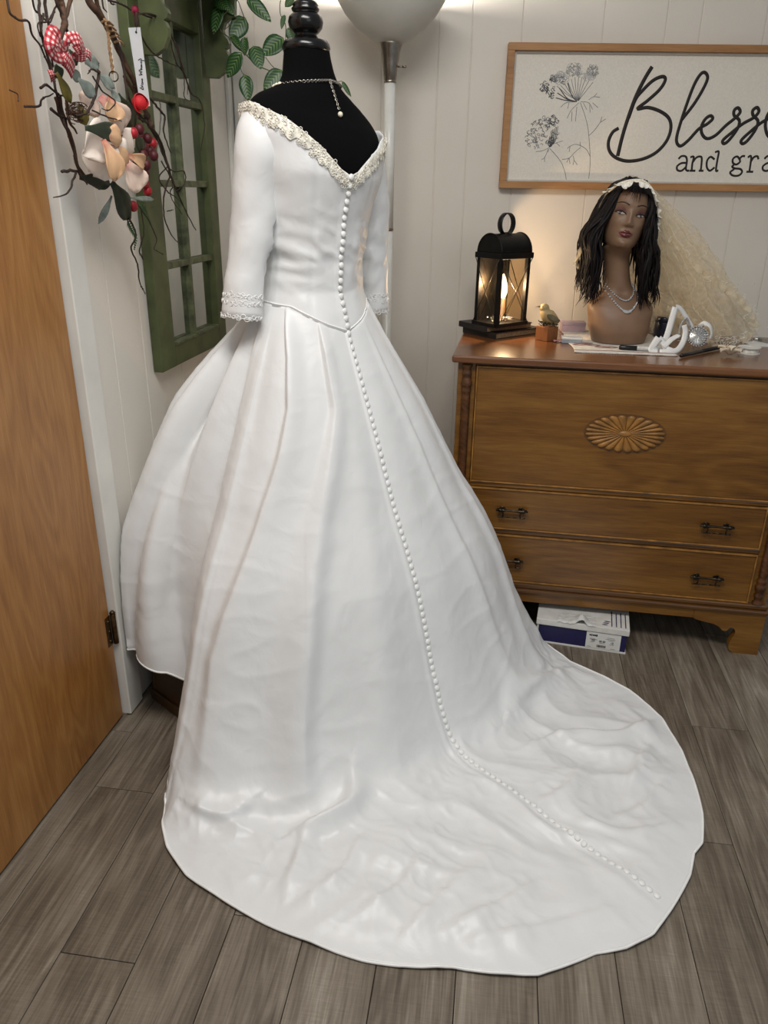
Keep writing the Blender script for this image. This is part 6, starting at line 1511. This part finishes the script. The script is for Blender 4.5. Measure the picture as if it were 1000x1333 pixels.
# pens
def pen(name, label, a, b, r, ms, split):
    t = thing(name, tuple(a), label, 'pen'); a, b = np.array(a), np.array(b); c = a + (b - a) * split; d_ = (b - a) / np.linalg.norm(b - a)
    MB().tube([a, a + d_ * 0.004, c], [r * 0.7, r, r], 12).build('cap', ms[0], t, smooth=True)
    MB().tube([c, b - d_ * 0.01, b], [r * 0.95, r * 0.95, r * 0.6], 12).build('barrel', ms[1], t, smooth=True)
    return t
a_, b_ = at_top(806, 452, 0.010), at_top(858, 455, 0.010)
pen('marker_pen', 'black capped marker pen lying in front of the mannequin bust', a_, b_, 0.0075, (m_penb, m_penw), 0.45)
a_, b_ = at_top(886, 463, 0.008), at_top(938, 452, 0.008)
pen('marker_pen', 'black pen lying under the rhinestone brooch', a_, b_, 0.0062, (m_penb, m_penb), 0.5)
a_, b_ = at_top(978, 440, 0.010), at_top(1004, 445, 0.010)
pen('metal_pen', 'silver pen beyond the spool at the chest end', a_, b_, 0.006, (m_gaspl, m_gaspl), 0.4)
# cream fabric flower
fc = at_top(952, 465); fl_ = thing('fabric_flower', tuple(fc), 'cream fabric flower lying at the chest front edge', 'flower')
for k in range(7):
    q = 2 * math.pi * k / 7; P = np.zeros((8, 7, 3)); lift = 0.012 if k % 2 else 0.004
    for i in range(8):
        for j in range(7):
            f, g_ = i / 7, 2 * j / 6 - 1; wd = 0.017 * math.sin(math.pi * (0.1 + 0.85 * f)) ** 0.7; r = 0.004 + 0.034 * f
            P[i, j] = fc + np.array([r * math.cos(q) - wd * g_ * math.sin(q), 0.014 + (r * math.sin(q) + wd * g_ * math.cos(q)) * 0.7, 0.003 + lift + 0.012 * math.sin(f * 2.2) + 0.006 * g_ * g_ + 0.003 * math.sin(4 * g_ + k)])
    MB().grid(P).build('petal', m_flower, fl_, smooth=True, solid=0.001)
MB().ball(fc + np.array([0, 0.012, 0.020]), (0.008, 0.007, 0.007), 12, 8).build('flower_centre', m_flower, fl_, smooth=True)
# ribbon spool
sp_ = at_top(980, 462); spl = thing('ribbon_spool', tuple(sp_), 'flat ivory ribbon spool beside the cream fabric flower', 'spool'); sc2 = sp_ + np.array([0, 0.03, 0])
MB().lathe([(0.0, 0.0), (0.034, 0.0), (0.034, 0.003), (0.0, 0.003)], sc2, 32).build('flange', m_card, spl, smooth=False)
MB().lathe([(0.027, 0.003), (0.028, 0.006), (0.028, 0.014), (0.027, 0.017)], sc2, 32).build('wound_ribbon', m_lace, spl, smooth=True)
MB().lathe([(0.0, 0.017), (0.034, 0.017), (0.034, 0.020), (0.008, 0.020), (0.008, 0.0185), (0.0, 0.0185)], sc2, 32).build('flange', m_card, spl, smooth=False)
# clear box, lilac box, pink scrap, black clip, folded paper
def small_box(name, label, cat, o, d, rz, m, m2):
    t = thing(name, tuple(o), label, cat, rz); cbox(MB(), 0, d[0], 0, d[1], 0.0005, d[2] * 0.72).build('tray', m, t, world=False, bevel=0.0015); cbox(MB(), -0.001, d[0] + 0.001, -0.001, d[1] + 0.001, d[2] * 0.72, d[2]).build('lid', m2, t, world=False, bevel=0.0015); return t
small_box('pin_box', 'small clear plastic pin box left of the bust', 'box', at_top(731, 447), (0.066, 0.045, 0.019), math.radians(-8), m_clear, m_card)
small_box('lilac_packet', 'pale lilac packet behind the clear pin box', 'packet', at_top(731, 433), (0.082, 0.05, 0.036), math.radians(-4), m_lilac, m_lilac)
sc_o = at_top(722, 445); scr = np.zeros((8, 6, 3))
for i in range(8):
    for j in range(6): scr[i, j] = sc_o + np.array([0.036 * i / 7 - .004, 0.02 * (j / 5 - .5), 0.002 + 0.004 * math.sin(i * .8 + j) ** 2])
tag(MB().grid(scr).build('pink_petal', m_pink, None, smooth=True, solid=0.001, origin=tuple(sc_o)), 'crumpled pink petal lying in front of the pin box', 'petal')
ck = at_top(838, 432); clip = thing('hair_clip', tuple(ck), 'small dark hair clip behind the bust shoulder', 'clip')
c_ = MB()
for k in range(9): c_.tube(catmull([ck + np.array([-.02 + k * .005, 0, .003]), ck + np.array([-.024 + k * .006, .01, .018]), ck + np.array([-.01 + k * .003, .02, .012])], 8), 0.0012, 5)
c_.tube([ck + np.array([-.024, 0, .003]), ck + np.array([.024, 0, .003])], 0.0028, 8); c_.build('clip_teeth', m_penb, clip, smooth=True)
pp = at_top(982, 452); pap = MB().box(pp + np.array([0.06, 0.05, 0.002]), (0.13, 0.09, 0.003)).build('folded_paper', m_label, None, origin=tuple(pp)); tag(pap, 'folded white paper under the silver pen at the chest end', 'paper')
